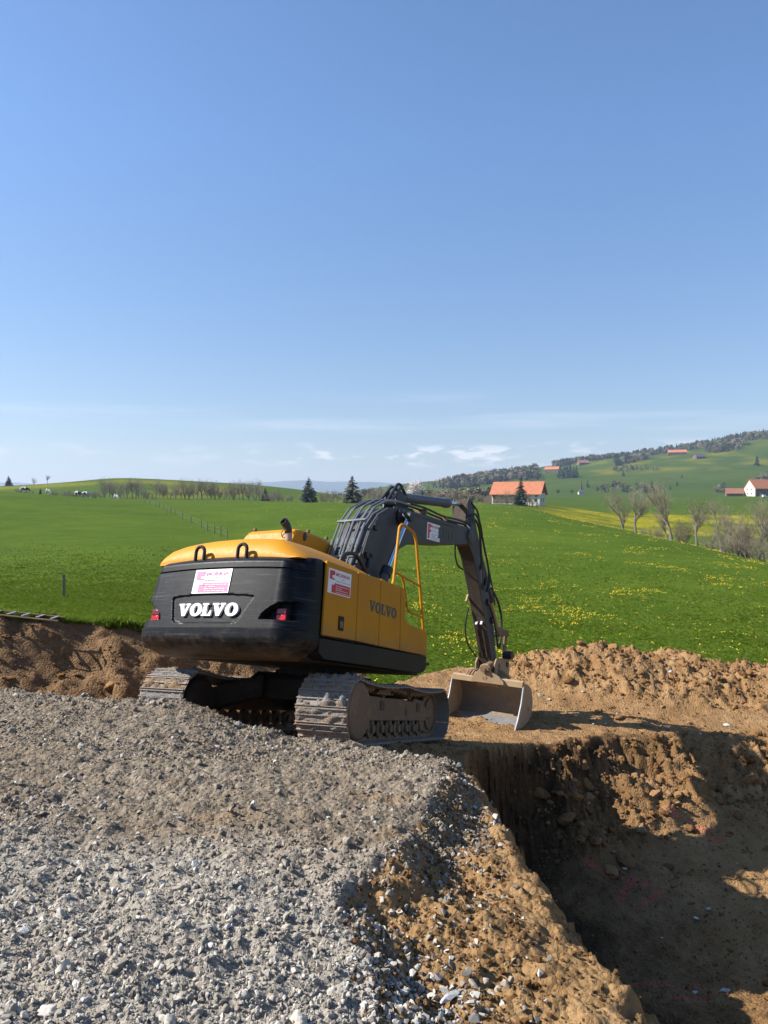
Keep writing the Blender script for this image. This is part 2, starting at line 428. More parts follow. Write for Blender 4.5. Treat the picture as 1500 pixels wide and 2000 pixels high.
# meadow sheet: fan of rows from the edge of the building site out to the hills
NA, NR = 560, 420
ang = np.concatenate([np.linspace(-1.25, -0.55, 70), np.linspace(-0.55, 0.55, NA - 140)[1:-1], np.linspace(0.55, 1.25, 72)])
tanv = np.tan(ang)
d0 = np.full(len(ang), 16.0)
for _ in range(60): d0 = 0.6 * d0 + 0.4 * np.clip(edge_y(d0 * tanv), 5.0, 40)
s_ = np.linspace(0, 1, NR)
D = np.exp(np.log(d0)[None, :] * (1 - s_[:, None]) + math.log(3380) * s_[:, None])
X = D * tanv[None, :]
Z = meadow_z(X, D)
# ragged turf lip hanging over the cut edge
lipx, lipd, lipz = X[:1] , D[:1] - 0.05, Z[:1] - 0.14
P = np.stack([np.vstack([lipx, X]), np.vstack([lipd, D]), np.vstack([lipz, Z + 0.0])], -1)
me = grid_mesh('meadow', P)
set_attr(me, 'far', np.clip((P[..., 1] - 200) / 700, 0, 1))
# where dandelions stand thick: bands of the valley floor and the far slopes
px_ = 750 + 1502 * P[..., 0] / P[..., 1]
yel = np.zeros(P.shape[:2])
nz = fbm(P[..., 0] / 26, P[..., 1] / 26, 41, 4)
nzl = fbm(P[..., 0] / 70, P[..., 1] / 90, 43, 3)
def band(a, b, c, d): return sstep(a, b, P[..., 1]) * (1 - sstep(c, d, P[..., 1]))
yel = np.maximum(yel, band(190, 230, 330, 370) * sstep(1000, 1100, px_) * np.clip(0.55 + nz * 1.2, 0, 1))
yel = np.maximum(yel, band(330, 400, 520, 640) * (1 - sstep(560, 620, px_)) * np.clip(0.0 + nzl * 1.3, 0, 1) * 0.55 * (1 - sstep(500, 560, P[..., 1])))
yel = np.maximum(yel, band(1150, 1300, 1700, 1800) * sstep(1100, 1200, px_) * np.clip(nzl * 1.2, 0, 1) * 0.5)
yel = np.maximum(yel, band(250, 330, 520, 640) * sstep(560, 640, px_) * (1 - sstep(900, 960, px_)) * np.clip(0.2 + nz * 0.9, 0, 1) * 0.7)
set_attr(me, 'yellow', yel)
t = NT('meadow_grass')
n1 = t.noise(0.06, 5, 0.6); n2 = t.noise(1.6, 6, 0.7); n3 = t.noise(9, 4, 0.7); n4 = t.noise(0.012, 3)
st = t.noise(1.0, 3, 0.6, t.vec((0.25, 3.2, 1), rot=(0, 0, 0.5)))
nm_ = t.noise(0.35, 5, 0.65)
g = t.mix(t.mr(t.math('ADD', t.math('MULTIPLY', n1, 0.5), t.math('MULTIPLY', nm_, 0.5)), 0.38, 0.62), (0.044, 0.080, 0.006), (0.088, 0.126, 0.011))
g = t.mix(t.math('MULTIPLY', t.mr(n2, 0.42, 0.72), 0.6, True), g, (0.092, 0.125, 0.016))
g = t.mix(t.math('MULTIPLY', t.mr(st, 0.5, 0.75), 0.35, True), g, (0.038, 0.075, 0.007))
g = t.mix(t.math('MULTIPLY', t.mr(n3, 0.40, 0.62), 0.45, True), g, (0.026, 0.058, 0.005))
gf = t.mix(t.mr(n4, 0.38, 0.62), (0.036, 0.064, 0.010), (0.056, 0.078, 0.013))
g = t.mix(t.math('MULTIPLY', t.attr('far'), 0.85, True), g, gf)
yv = t.math('MULTIPLY', t.attr('yellow'), t.mr(t.noise(0.5, 5, 0.75), 0.35, 0.6), True)
g = t.mix(yv, g, (0.34, 0.27, 0.008))
M['meadow'] = t.done(g, 0.85, 0, t.bump(t.math('ADD', n2, t.math('MULTIPLY', n3, 0.7)), 0.6, 0.06), 0.02)
meadow = obj('meadow', me, M['meadow']); meadow['kind'] = 'structure'

# ------------------------------------------------------------------ building site: gravel pad, bank, pit, spoil heap
def site_xy():
    xs = np.concatenate([np.arange(-16, -8, 0.16), np.arange(-8, -3.5, 0.05), np.arange(-3.5, 4.6, 0.025), np.arange(4.6, 12, 0.05), np.arange(12, 20.1, 0.16)])
    ys = list(np.arange(-5, 1.4, 0.16)); y = 1.4
    while y < 27.2:
        ys.append(y); y += max(0.02, 0.0042 * y)
    return xs, np.array(ys)
OX, OY, OZ = -1.12633, 11.72264, -3.6206
def E1(y): return np.interp(y, [1, 3, 3.9, 4.45, 5.3, 6.3, 7.2, 8.7, 9.6, 10.4], [-.05, -.12, -.20, .02, .24, .46, .50, .22, 0.02, -0.3])
def YG(x): return np.interp(x, [-16, -7, -5, -3.4, -2, -1, 0, 1.5], [10.8, 10.4, 10.0, 9.55, 9.35, 9.1, 9.9, 10.2])
PITP = np.array([(1.7, -6), (1.48, 1.0), (1.42, 3.4), (1.28, 5), (1.12, 7), (1.02, 8.5), (1.0, 9.8), (1.35, 12.0), (2.0, 13.2), (3.4, 15.4), (4.9, 17.1), (6.2, 17.3), (8, 17.8), (12, 18.5), (40, 19), (40, -6)], float)
def pit_sd(x, y):
    """signed distance to the pit outline, positive inside"""
    d = np.full(x.shape, 1e9); ins = np.zeros(x.shape, bool)
    n = len(PITP)
    for i in range(n):
        a, b = PITP[i], PITP[(i + 1) % n]; e = b - a
        tt = np.clip(((x - a[0]) * e[0] + (y - a[1]) * e[1]) / (e @ e), 0, 1)
        d = np.minimum(d, np.hypot(x - a[0] - tt * e[0], y - a[1] - tt * e[1]))
        c = ((a[1] > y) != (b[1] > y)) & (x < (b[0] - a[0]) * (y - a[1]) / (b[1] - a[1] + 1e-12) + a[0])
        ins ^= c
    return np.where(ins, d, -d)
HEAP = [(6.6, 22.4, 1.22, 1.15, 1.4), (8.75, 22.5, 1.08, 0.95, 1.3), (4.9, 22.2, 0.62, 1.0, 1.3), (3.6, 21.8, 0.42, 0.8, 1.1), (10.7, 22.3, 0.72, 1.3, 1.4), (13.2, 22.2, .55, 1.6, 1.5), (16.5, 21.5, .6, 2, 1.5), (7.4, 20.6, 0.55, 2.4, 1.3), (6.0, 21.6, 0.30, 1.6, 1.0), (10.2, 20.2, 0.5, 1.8, 1.4), (12.4, 19.6, .4, 1.5, 1.2)]
def site(x, y, detail=True):
    near = -1.65 - 0.098 * y - 0.03 * x
    ye = 16.4 - np.log1p(np.exp((16.4 - y) * 1.6)) / 1.6
    mach = OZ - 0.0586 * (x - OX) - 0.2633 * (ye - OY)
    w = sstep(5.2, 9.0, y) * sstep(-2.6, -1.0, x)
    back = sstep(0, 0.55, y - YG(x) + 0.1 * fbm(x * 2, y * 2, 71, 2))
    w = np.maximum(w, back)
    z = near * (1 - w) + mach * w
    wig = fbm(y * 1.1, x * 0.0, 13, 3) * 0.08 + fbm(x * 3.1, y * 3.1, 19, 3) * 0.06
    e1 = E1(y) + wig
    out = sstep(-0.05, 0.38, x - e1) * (1 - sstep(9.3, 10.6, y))
    z = z - 0.27 * out
    gr = (1 - sstep(-0.03, 0.12, x - e1)) * (1 - sstep(-0.05, 0.2, y - YG(x) + 0.12 * fbm(x * 3, y * 3, 77, 3)))
    # loose gravel ridge pushed up in front of the left track
    ridge = np.exp(-((y - 9.15 + 0.06 * (x + 3)) / 0.5) ** 2) * sstep(-6.3, -5.0, x) * (1 - sstep(-1.6, -0.6, x))
    z = z + 0.03 * ridge + 0.10 * np.exp(-((y - 9.05) / 0.28) ** 2) * sstep(-1.7, -1.3, x) * (1 - sstep(-0.4, -0.1, x))
    # earth berm on the strip beside the brink
    z = z + 0.16 * np.exp(-((x - 0.35) / 0.4) ** 2 - ((y - 4.05) / 0.42) ** 2) + 0.08 * np.exp(-((x - 0.75) / 0.3) ** 2 - ((y - 6.6) / 1.6) ** 2)
    # bank up to the meadow
    ey = edge_y(x); zm = meadow_z(x, ey)
    bank = zm - 0.05 - np.maximum(ey - y, 0) * (0.42 + 0.10 * fbm(x * 0.35, y * 0 + 9, 51, 2)) + 0.16 * fbm(x * 0.7, y * 0.7, 53, 4) * sstep(0.15, 1.0, ey - y)
    kb = 0.18
    hh = np.clip(0.5 + 0.5 * (bank - z) / kb, 0, 1)
    bank_w = sstep(0.0, 0.3, bank - z)
    z = z * (1 - hh) + bank * hh + kb * hh * (1 - hh)
    # topsoil berm running on behind the machine
    bx0, by0, bx1, by1 = -5.0, 14.3, -0.55, 17.0
    ex_, ey_ = bx1 - bx0, by1 - by0
    bt = ((x - bx0) * ex_ + (y - by0) * ey_) / (ex_ ** 2 + ey_ ** 2); btc = np.clip(bt, 0, 1)
    bd = np.hypot(x - bx0 - btc * ex_, y - by0 - btc * ey_) + 0.25 * fbm(x * .9, y * .9, 57, 4)
    berm = -2.62 - 1.0 * btc ** 0.85 + 0.10 * fbm(x * 1.3, y * 1.3, 58, 4) - 0.55 * np.maximum(bd - 0.12, 0) - 1.2 * np.maximum(bt - 1, 0) * 5
    on = sstep(0.0, 0.15, berm - z) * (bt > -0.05); z = np.where(bt > -0.05, np.maximum(z, berm), z); bank_w = np.maximum(bank_w, on)
    # spoil heap
    hp = 0.0
    for cx_, cy_, h_, rx, ry in HEAP:
        hp = hp + h_ * np.exp(-(((x - cx_) / rx) ** 2 + ((y - cy_) / ry) ** 2))
    hp = 1.9 * (1 - np.exp(-hp / 1.9))
    heap_w = sstep(0.12, 0.4, hp)
    z = z + hp
    # the pit
    sd = pit_sd(x, y) + 0.10 * fbm(x * 1.3, y * 1.3, 61, 3) + 0.05 * fbm(x * 4, y * 4, 63, 2) + 0.055 * fbm(x * 9, y * 9, 64, 3, 2.1, 0.6)
    floor = -6.2 + 1.0 * (1 - sstep(6.0, 10.5, y)) + 0.06 * fbm(x * 0.5, y * 0.5, 65, 3) + 0.060 * fbm(x * 2.0, y * 2.0, 66, 5, 2.1, 0.62) + 0.15 * sstep(5.5, 9.5, x) * sstep(13, 16, y)
    ww = 0.42 + 0.75 * sstep(2.0, 3.6, x) * sstep(12, 13, y) + 1.4 * sstep(5.6, 8.0, x) * sstep(12, 15, y)
    nearslope = (1 - sstep(7.0, 9.5, y)) * sstep(-0.36, 0.0, sd) * 0.42
    z = z - nearslope
    pw = sstep(0, 1, np.clip(sd / ww, 0, 1))
    z = z * (1 - pw) + np.minimum(floor, z) * pw
    # loose lumps fallen into the back corner of the pit
    lump = 0.50 * np.exp(-((x - 4.3) / 1.25) ** 2 - ((y - 14.9) / 1.2) ** 2) + 0.34 * np.exp(-((x - 5.9) / 1.3) ** 2 - ((y - 15.6) / 0.9) ** 2) + 0.30 * np.exp(-((x - 3.3) / 0.8) ** 2 - ((y - 13.4) / 0.8) ** 2)
    z = z + lump * pw
    loose = np.clip(heap_w + sstep(0.12, 0.3, lump) * pw + 0.9 * sstep(0.05, 0.3, sd) * (1 - sstep(ww, ww + 0.6, sd)) * sstep(2.2, 3.6, x) * sstep(12, 13, y), 0, 1)
    pitw = sstep(0.0, 0.25, sd)
    if detail:
        soil = (1 - gr)
        c1, v1 = cells(x * 4.2, y * 4.2, 91); c2, v2 = cells(x * 9.5, y * 9.5, 93)
        clod = np.maximum(0, 0.7 - c1) * np.clip((v1 - 0.6) * 2.5, 0, 1) * 0.17 + np.maximum(0, 0.8 - c2) * np.clip((v2 - 0.3) * 1.5, 0, 1) * 0.075
        z = z + loose * (1.3 * clod + 0.20 * fbm(x * 0.9, y * 0.9, 81, 5, 2.05, 0.58) + 0.13 * np.abs(fbm(x * 2.3, y * 2.3, 82, 4, 2.1, 0.6)))
        z = z + soil * (1 - loose) * ((0.045 - 0.02 * pitw) * fbm(x * 1.7, y * 1.7, 83, 5) + clod * (0.16 + 0.55 * bank_w + 0.12 * sstep(16, 19, y) * sstep(4, 6, x)))
        # wall of the pit: shallow bucket grooves
        wall = np.clip(1 - np.abs(sd / ww - 0.5) * 2, 0, 1)
        z = z + wall * 0.20 * fbm(x * 3.5, y * 3.5, 87, 4) * sstep(8.5, 9.5, y)
        z = z + soil * (1 - pitw) * sstep(-0.3, 0.1, x - e1) * (1 - sstep(10, 12, y)) * (0.05 * np.abs(fbm(x * 4, y * 4, 97, 5, 2.1, 0.62)) + 0.03 * fbm(x * 1.5, y * 1.5, 99, 3) + 0.02 * np.maximum(0, 0.65 - cells(x * 13, y * 13, 98)[0]))
        # track marks pressed between machine and heap
        tr = sstep(14.5, 16, y) * (1 - sstep(20, 21.5, y)) * sstep(1, 2, x) * (1 - sstep(8, 9.5, x)) * (1 - pitw)
        z = z + tr * 0.018 * np.sin((x * 0.45 + y * 0.9) * 2 * np.pi / 0.2) * (fbm(x, y, 89, 2) > -0.1)
        c3, v3 = cells(x * 17, y * 17, 95)
        z = z + gr * (0.030 * fbm(x * 5, y * 5, 85, 4) + 0.035 * np.abs(fbm(x * 2.2, y * 2.2, 88, 4, 2.2, 0.6)) + 0.05 * fbm(x * 0.8, y * 0.8, 86, 2) + np.maximum(0, 0.6 - c3) * 0.035 * (v3 > 0.3))
    # the ground runs on below the turf behind the edge
    z = np.where((y > ey) & (on < .5), np.minimum(z, meadow_z(x, np.maximum(y, 8)) - 0.06 - 0.6 * np.clip(y - ey, 0, 1.2)), z)
    return z, gr, np.clip(loose, 0, 1), pitw, bank_w
def site_z(x, y): return float(site(np.array([float(x)]), np.array([float(y)]))[0][0])

xs, ys = site_xy()
GX, GY = np.meshgrid(xs, ys)
GZ, GR, LO, PW, BW = site(GX, GY)
keep_q = (GY[:-1, :-1] < edge_y(GX[:-1, :-1]) + 1.0)
P = np.stack([GX, GY, GZ], -1)
FR = (1 - sstep(3.4, 5.0, GY + 0.35 * GX + 0.9 * fbm(GX * 0.5, GY * 0.5, 205, 3)))
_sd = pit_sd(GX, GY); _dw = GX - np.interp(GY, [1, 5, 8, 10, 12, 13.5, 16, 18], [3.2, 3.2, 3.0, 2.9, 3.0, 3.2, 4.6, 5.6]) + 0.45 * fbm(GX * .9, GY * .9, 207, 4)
PIT_SHADE = sstep(-0.02, 0.15, _sd) * np.maximum((1 - sstep(-0.4, 0.9, _dw)), 0.55 * (1 - sstep(0.2, 2.2, _dw)))  # shade inside the pit, painted into the soil colour, deepest on the left
# pink marking spray on the pit floor
mk = np.zeros(GX.shape)
def spray(cx_, cy_, segs, w):
    global mk
    for (ax, ay, bx, by) in segs:
        a = np.array([cx_ + ax, cy_ + ay]); e = np.array([bx - ax, by - ay])
        tt = np.clip(((GX - a[0]) * e[0] + (GY - a[1]) * e[1]) / (e @ e), 0, 1)
        mk = np.maximum(mk, 1 - sstep(w * 0.4, w, np.hypot(GX - a[0] - tt * e[0], GY - a[1] - tt * e[1])))
spray(5.9, 14.2, [(-.55, .1, -.4, .2), (-.15, .2, .15, .0), (.0, -.35, .3, -.25)], 0.12)
spray(3.9, 12.2, [(-.5, .5, .3, .1), (-.2, -.3, .2, .35), (.1, -.4, .5, -.1)], 0.10)
spray(3.6, 9.4, [(-.4, .25, .05, .2), (.1, .2, .45, .3), (-.1, -.25, .3, -.2)], 0.10)
t = NT('soil_and_gravel')
nA = t.noise(0.8, 6, 0.65); nB = t.noise(6, 6, 0.7); nC = t.noise(34, 5, 0.7); vA = t.voro(26); vC = t.voro(26, outp='Color'); vB = t.voro(70); vBC = t.voro(70, outp='Color')
soil = t.mix(t.mr(nA, 0.36, 0.66), (0.225, 0.126, 0.054), (0.345, 0.214, 0.106))
soil = t.mix(t.math('MULTIPLY', t.mr(nB, 0.42, 0.7), 0.7, True), soil, (0.16, 0.082, 0.033))
soil = t.mix(t.math('MULTIPLY', t.mr(nC, 0.5, 0.75), 0.5, True), soil, (0.45, 0.30, 0.15))
soil = t.mix(t.math('MULTIPLY', t.attr('bank'), 0.75, True), soil, t.mix(t.mr(nB, 0.35, 0.65), (0.085, 0.050, 0.028), (0.205, 0.130, 0.072)))
soil = t.mix(t.math('MULTIPLY', t.attr('pit_shade'), 0.92, True), soil, t.mix(t.mr(nB, 0.35, 0.7), (0.034, 0.021, 0.012), (0.085, 0.050, 0.026)))  # darkens the soil where pit shade is painted
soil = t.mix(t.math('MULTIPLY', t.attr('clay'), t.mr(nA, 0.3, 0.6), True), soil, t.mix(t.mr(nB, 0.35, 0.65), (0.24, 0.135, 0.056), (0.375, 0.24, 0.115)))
sgrey = t.ramp(vC, [(0.0, (0.11, 0.088, 0.064)), (0.45, (0.205, 0.168, 0.124)), (0.8, (0.29, 0.245, 0.19)), (1.0, (0.44, 0.39, 0.32))])
sg2 = t.ramp(vBC, [(0.0, (0.10, 0.08, 0.056)), (0.6, (0.205, 0.165, 0.12)), (1.0, (0.36, 0.30, 0.23))])
grav = t.mix(t.mr(nC, 0.4, 0.6), sgrey, sg2)
grav = t.mix(t.math('MULTIPLY', t.mr(nA, 0.44, 0.68), 0.75, True), grav, (0.20, 0.15, 0.10))
grav = t.mix(t.math('MULTIPLY', t.mr(t.noise(1.7, 4, 0.6, t.vec((1, 1.3, 1))), 0.60, 0.72), 0.55, True), grav, (0.30, 0.18, 0.085))
grav = t.mix(t.math('MULTIPLY', t.attr('fresh'), 0.75, True), grav, t.mix(t.mr(nC, 0.35, 0.65), (0.24, 0.212, 0.172), (0.44, 0.40, 0.34)))
gm = t.mr(t.math('ADD', t.attr('gravel'), t.math('MULTIPLY', t.math('SUBTRACT', nB, 0.5), 0.7)), 0.35, 0.6)
gm = t.math('MULTIPLY', gm, t.mr(t.attr('gravel'), 0.02, 0.1), True)
cg = t.mix(gm, soil, grav)
pk = t.math('MULTIPLY', t.attr('spray'), t.mr(t.noise(22, 4, 0.7), 0.45, 0.62), True)
cg = t.mix(t.math('MULTIPLY', pk, 0.8), cg, (0.62, 0.09, 0.10))
nD = t.noise(110, 3, 0.7)
hgt = t.math('ADD', t.math('ADD', t.math('MULTIPLY', nB, 0.6), t.math('MULTIPLY', nD, 0.2)), t.math('ADD', t.math('MULTIPLY', nC, 0.35), t.math('MULTIPLY', t.math('SUBTRACT', 0.6, vA), 0.55)))
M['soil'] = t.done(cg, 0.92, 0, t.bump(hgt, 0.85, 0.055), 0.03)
_qc = lambda A: 0.25 * (A[:-1, :-1] + A[:-1, 1:] + A[1:, :-1] + A[1:, 1:])
qg, ql, qp, qb = _qc(GR), _qc(LO), _qc(PW), _qc(BW)
heap_q = (ql > 0.5) & (qp < 0.5)
sel = {'gravel_pad': (qg > 0.5), 'excavation_pit': (qp > 0.5), 'spoil_heap': heap_q, 'earth_bank': (qb > 0.6) & (_qc(GX) < 1.5)}
used = np.zeros(qg.shape, bool); parts_ground = {}
sel['earth_ground'] = np.ones(qg.shape, bool)
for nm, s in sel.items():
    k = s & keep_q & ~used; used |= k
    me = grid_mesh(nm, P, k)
    set_attr(me, 'gravel', GR); set_attr(me, 'fresh', FR); set_attr(me, 'bank', BW); set_attr(me, 'pit_shade', PIT_SHADE); set_attr(me, 'spray', mk)
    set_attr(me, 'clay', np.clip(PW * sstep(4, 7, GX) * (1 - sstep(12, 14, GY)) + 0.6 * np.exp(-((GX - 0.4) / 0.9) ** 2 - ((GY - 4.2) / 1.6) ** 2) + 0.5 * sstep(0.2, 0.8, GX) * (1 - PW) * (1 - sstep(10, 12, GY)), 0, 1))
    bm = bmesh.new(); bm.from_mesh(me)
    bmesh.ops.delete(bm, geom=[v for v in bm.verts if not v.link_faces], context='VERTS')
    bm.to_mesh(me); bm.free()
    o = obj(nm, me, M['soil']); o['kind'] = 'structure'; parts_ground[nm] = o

# ------------------------------------------------------------------ scattering (stones, clods, grass, dandelions)
def scatter_group(name, objs):
    c = bpy.data.collections.new(name)
    for o in objs: c.objects.link(o)
    ng = bpy.data.node_groups.new(name, 'GeometryNodeTree')
    ng.interface.new_socket('Geometry', in_out='INPUT', socket_type='NodeSocketGeometry')
    ng.interface.new_socket('Geometry', in_out='OUTPUT', socket_type='NodeSocketGeometry')
    N, L = ng.nodes, ng.links
    gi, go = N.new('NodeGroupInput'), N.new('NodeGroupOutput')
    ip = N.new('GeometryNodeInstanceOnPoints'); ci = N.new('GeometryNodeCollectionInfo')
    ci.inputs['Collection'].default_value = c; ci.inputs['Separate Children'].default_value = True; ci.inputs['Reset Children'].default_value = True
    ip.inputs['Pick Instance'].default_value = True
    def na(nm, ty):
        n = N.new('GeometryNodeInputNamedAttribute'); n.data_type = ty; n.inputs['Name'].default_value = nm; return n.outputs[0]
    L.new(gi.outputs[0], ip.inputs['Points']); L.new(ci.outputs[0], ip.inputs['Instance'])
    L.new(na('idx', 'INT'), ip.inputs['Instance Index']); L.new(na('scl', 'FLOAT_VECTOR'), ip.inputs['Scale'])
    er = N.new('FunctionNodeEulerToRotation'); L.new(na('rot', 'FLOAT_VECTOR'), er.inputs[0]); L.new(er.outputs[0], ip.inputs['Rotation'])
    L.new(ip.outputs[0], go.inputs[0])
    return ng
def scatter(name, ng, pts, rot, scl, idx, mat):
    me = bpy.data.meshes.new(name)
    n = len(pts); me.vertices.add(n); me.vertices.foreach_set('co', pts.astype(np.float32).reshape(-1))
    a = me.attributes.new('rot', 'FLOAT_VECTOR', 'POINT'); a.data.foreach_set('vector', rot.astype(np.float32).reshape(-1))
    a = me.attributes.new('scl', 'FLOAT_VECTOR', 'POINT'); a.data.foreach_set('vector', scl.astype(np.float32).reshape(-1))
    a = me.attributes.new('idx', 'INT', 'POINT'); a.data.foreach_set('value', idx.astype(np.int32))
    me.materials.append(mat)
    o = bpy.data.objects.new(name, me); col.objects.link(o); o['kind'] = 'stuff'
    m = o.modifiers.new('scatter', 'NODES'); m.node_group = ng
    return o
def src(name, me, mat):
    me.materials.append(mat)
    return bpy.data.objects.new(name, me)
def hull_rock(seed, npts=13, sq=(1, .8, .6)):
    r_ = np.random.default_rng(seed); bm = bmesh.new()
    p = r_.normal(size=(npts, 3)); p /= np.linalg.norm(p, axis=1)[:, None]; p *= r_.uniform(0.75, 1.0, (npts, 1)); p *= np.array(sq) * r_.uniform(0.8, 1.15, 3) * 0.5
    for q in p: bm.verts.new(q)
    ret = bmesh.ops.convex_hull(bm, input=bm.verts)
    bmesh.ops.delete(bm, geom=[v for v in bm.verts if not v.link_faces], context='VERTS')
    bmesh.ops.recalc_face_normals(bm, faces=bm.faces)
    me = bpy.data.meshes.new('stone'); bm.to_mesh(me); bm.free(); return me
t = NT('crushed_limestone')
r0 = t.rnd(); nn = t.noise(30, 4, 0.6)
c0 = t.ramp(r0, [(0.0, (0.12, 0.10, 0.078)), (0.4, (0.21, 0.178, 0.140)), (0.78, (0.30, 0.262, 0.212)), (0.93, (0.42, 0.38, 0.32)), (1.0, (0.62, 0.58, 0.52))])
_oi = t.n.new('ShaderNodeObjectInfo'); _dn = t.noise(0.55, 4, 0.6, _oi.outputs['Location'])
c0 = t.mix(t.math('MULTIPLY', t.mr(_dn, 0.42, 0.62), 0.62, True), c0, (0.21, 0.158, 0.104))
_sp = t.n.new('ShaderNodeSeparateXYZ'); t.l.new(_oi.outputs['Location'], _sp.inputs[0])
_fr = t.mr(t.math('ADD', t.math('ADD', _sp.outputs[1], t.math('MULTIPLY', _sp.outputs[0], 0.35)), t.math('MULTIPLY', t.math('SUBTRACT', _dn, 0.5), 4.0)), 5.0, 3.4)
c0 = t.mix(t.math('MULTIPLY', _fr, 0.6, True), c0, t.mix(t.mr(r0, 0.1, 0.9), (0.25, 0.225, 0.19), (0.66, 0.61, 0.53)))
M['stone'] = t.done(t.mix(t.math('MULTIPLY', t.mr(nn, 0.45, 0.65), 0.35, True), c0, (0.22, 0.178, 0.135)), 0.85, 0, t.bump(nn, 0.5, 0.01), 0.2)
t = NT('pale_stone')
nn = t.noise(18, 5, 0.65)
M['pale_stone'] = t.done(t.mix(t.mr(nn, 0.35, 0.7), (0.56, 0.55, 0.53), (0.36, 0.345, 0.32)), 0.8, 0, t.bump(nn, 0.6, 0.01), 0.2)
t = NT('soil_clod')
r0 = t.rnd(); nn = t.noise(16, 5, 0.7)
c0 = t.ramp(r0, [(0.0, (0.15, 0.078, 0.032)), (0.5, (0.25, 0.140, 0.060)), (0.9, (0.35, 0.215, 0.10)), (1.0, (0.45, 0.33, 0.20))])
M['clod'] = t.done(t.mix(t.mr(nn, 0.4, 0.65), c0, (0.20, 0.10, 0.038)), 0.95, 0, t.bump(nn, 0.8, 0.03), 0.1)
rocks = [hull_rock(i, 12 + i % 4) for i in range(12)]
stone_objs = [src('crushed_stone', m_, M['stone']) for m_ in rocks]
def clod_mesh(seed, sub_=3, smooth=True):
    r_ = np.random.default_rng(seed); bm = bmesh.new(); bmesh.ops.create_icosphere(bm, subdivisions=sub_, radius=0.5)
    a = r_.uniform(0, 100, 3)
    for v in bm.verts:
        q = np.array(v.co) * 3.2
        k = 1 + 0.40 * float(gnoise(np.array([q[0] * .6 + a[0] + q[2] * .6]), np.array([q[1] * .6 + a[1] - q[2] * 0.4]), seed)[0]) + 0.30 * float(gnoise(np.array([q[0] * 1.7 + a[1] + q[2]]), np.array([q[1] * 1.7 + a[2] - q[2]]), seed + 1)[0]) + 0.22 * float(gnoise(np.array([q[0] * 4.1 + a[2] + q[2] * 2.3]), np.array([q[1] * 4.1 + a[0] - q[2] * 2.9]), seed + 2)[0]) + r_.uniform(-.035, .035)
        v.co = v.co * k
        v.co.z *= 0.75
    for f in bm.faces: f.smooth = smooth
    me = bpy.data.meshes.new('clod'); bm.to_mesh(me); bm.free(); return me
clod_meshes = [clod_mesh(100 + i) for i in range(7)]
crumb_meshes = [clod_mesh(140 + i, 2, False) for i in range(5)] + [hull_rock(160 + i, 14, (1, .9, .75)) for i in range(4)]
clod_objs = [src('soil_crumb', m_, M['clod']) for m_ in crumb_meshes]
lump_objs = [src('dusty_lump', m_.copy(), M['stone']) for m_ in clod_meshes]
for o_ in lump_objs: o_.data.materials.clear(); o_.data.materials.append(M['stone'])
ngS = scatter_group('scatter_stone', stone_objs + lump_objs); ngC = scatter_group('scatter_clod', clod_objs)
def rand_view(n, x0, x1, y0, y1, p):
    """random ground points, thinning out with distance like y**-p"""
    u = rng.random(n)
    y = (y0 ** (1 - p) + u * (y1 ** (1 - p) - y0 ** (1 - p))) ** (1 / (1 - p)) if abs(p - 1) > 1e-6 else y0 * (y1 / y0) ** u
    return rng.uniform(x0, x1, n), y
# instance order inside the collection is alphabetical: dusty lumps come after crushed stones
def pick_idx(n, p): return np.where(rng.random(n) < p, 12 + rng.integers(0, 7, n), rng.integers(0, 12, n))
# fine and middling gravel over the pad
N = 150000
u = rng.uniform(-0.56, 0.40, N); y = 1.9 * (11.0 / 1.9) ** rng.random(N); x = u * y
z, gr, lo, pw, bw = site(x, y)
k = gr > rng.random(N) * 0.9; x, y, z = x[k], y[k], z[k]; n = len(x)
size = np.clip(0.0095 * np.exp(0.56 * rng.normal(size=n)), 0.004, 0.055)
size *= 0.80 + 0.065 * y
cover = 0.85 - 0.62 * sstep(-0.25, 0.15, fbm(x * 0.45, y * 0.45, 201, 3)) * sstep(3.4, 4.8, y)
k = rng.random(n) < cover; x, y, z, size = x[k], y[k], z[k], size[k]; n = len(x)
scl = size[:, None] * rng.uniform(0.75, 1.35, (n, 3))
k = np.ones(n, bool)
scatter('gravel', ngS, np.stack([x, y, z + size * 0.12], 1), rng.uniform(-3.14, 3.14, (n, 3)), scl, pick_idx(n, 0.12 + 0.3 * sstep(3.2, 5.0, y + .35 * x)), M['stone'])
N = 3800
y = 1.9 * (5.6 / 1.9) ** rng.random(N); x = rng.uniform(-0.56, 0.1, N) * y
z, gr, lo, pw, bw = site(x, y); k = (gr > 0.6) & (y + .35 * x + 0.8 * fbm(x * .5, y * .5, 205, 3) < 4.6); x, y, z = x[k], y[k], z[k]; n = len(x); size = 0.018 + 0.030 * rng.random(n) ** 2.5
scatter('coarse_gravel', ngS, np.stack([x, y, z + size * 0.16], 1), rng.uniform(-3.14, 3.14, (n, 3)), size[:, None] * rng.uniform(0.75, 1.35, (n, 3)), rng.integers(0, 12, n), M['stone'])
# stones spilled down the edge of the pad and on the earth strip
N = 9500
y = 2.2 * (10.2 / 2.2) ** rng.random(N); x = E1(y) + 0.02 + np.abs(rng.normal(0.12, 0.32, N))
dens = np.interp(y, [2.2, 3.2, 3.7, 4.6, 5.2, 6.5, 8.0, 9, 10.2], [0.9, 0.9, .4, .3, .95, 1, .8, .5, .35])
k = (rng.random(N) < dens) & (x < 0.80); x, y = x[k], y[k]; n = len(x); z = site(x, y)[0]
size = 0.016 + 0.036 * rng.random(n) ** 2.4
scatter('spilled_gravel', ngS, np.stack([x, y, z + size * 0.2], 1), rng.uniform(-3.14, 3.14, (n, 3)), size[:, None] * rng.uniform(0.8, 1.4, (n, 3)), rng.integers(0, 12, n), M['stone'])
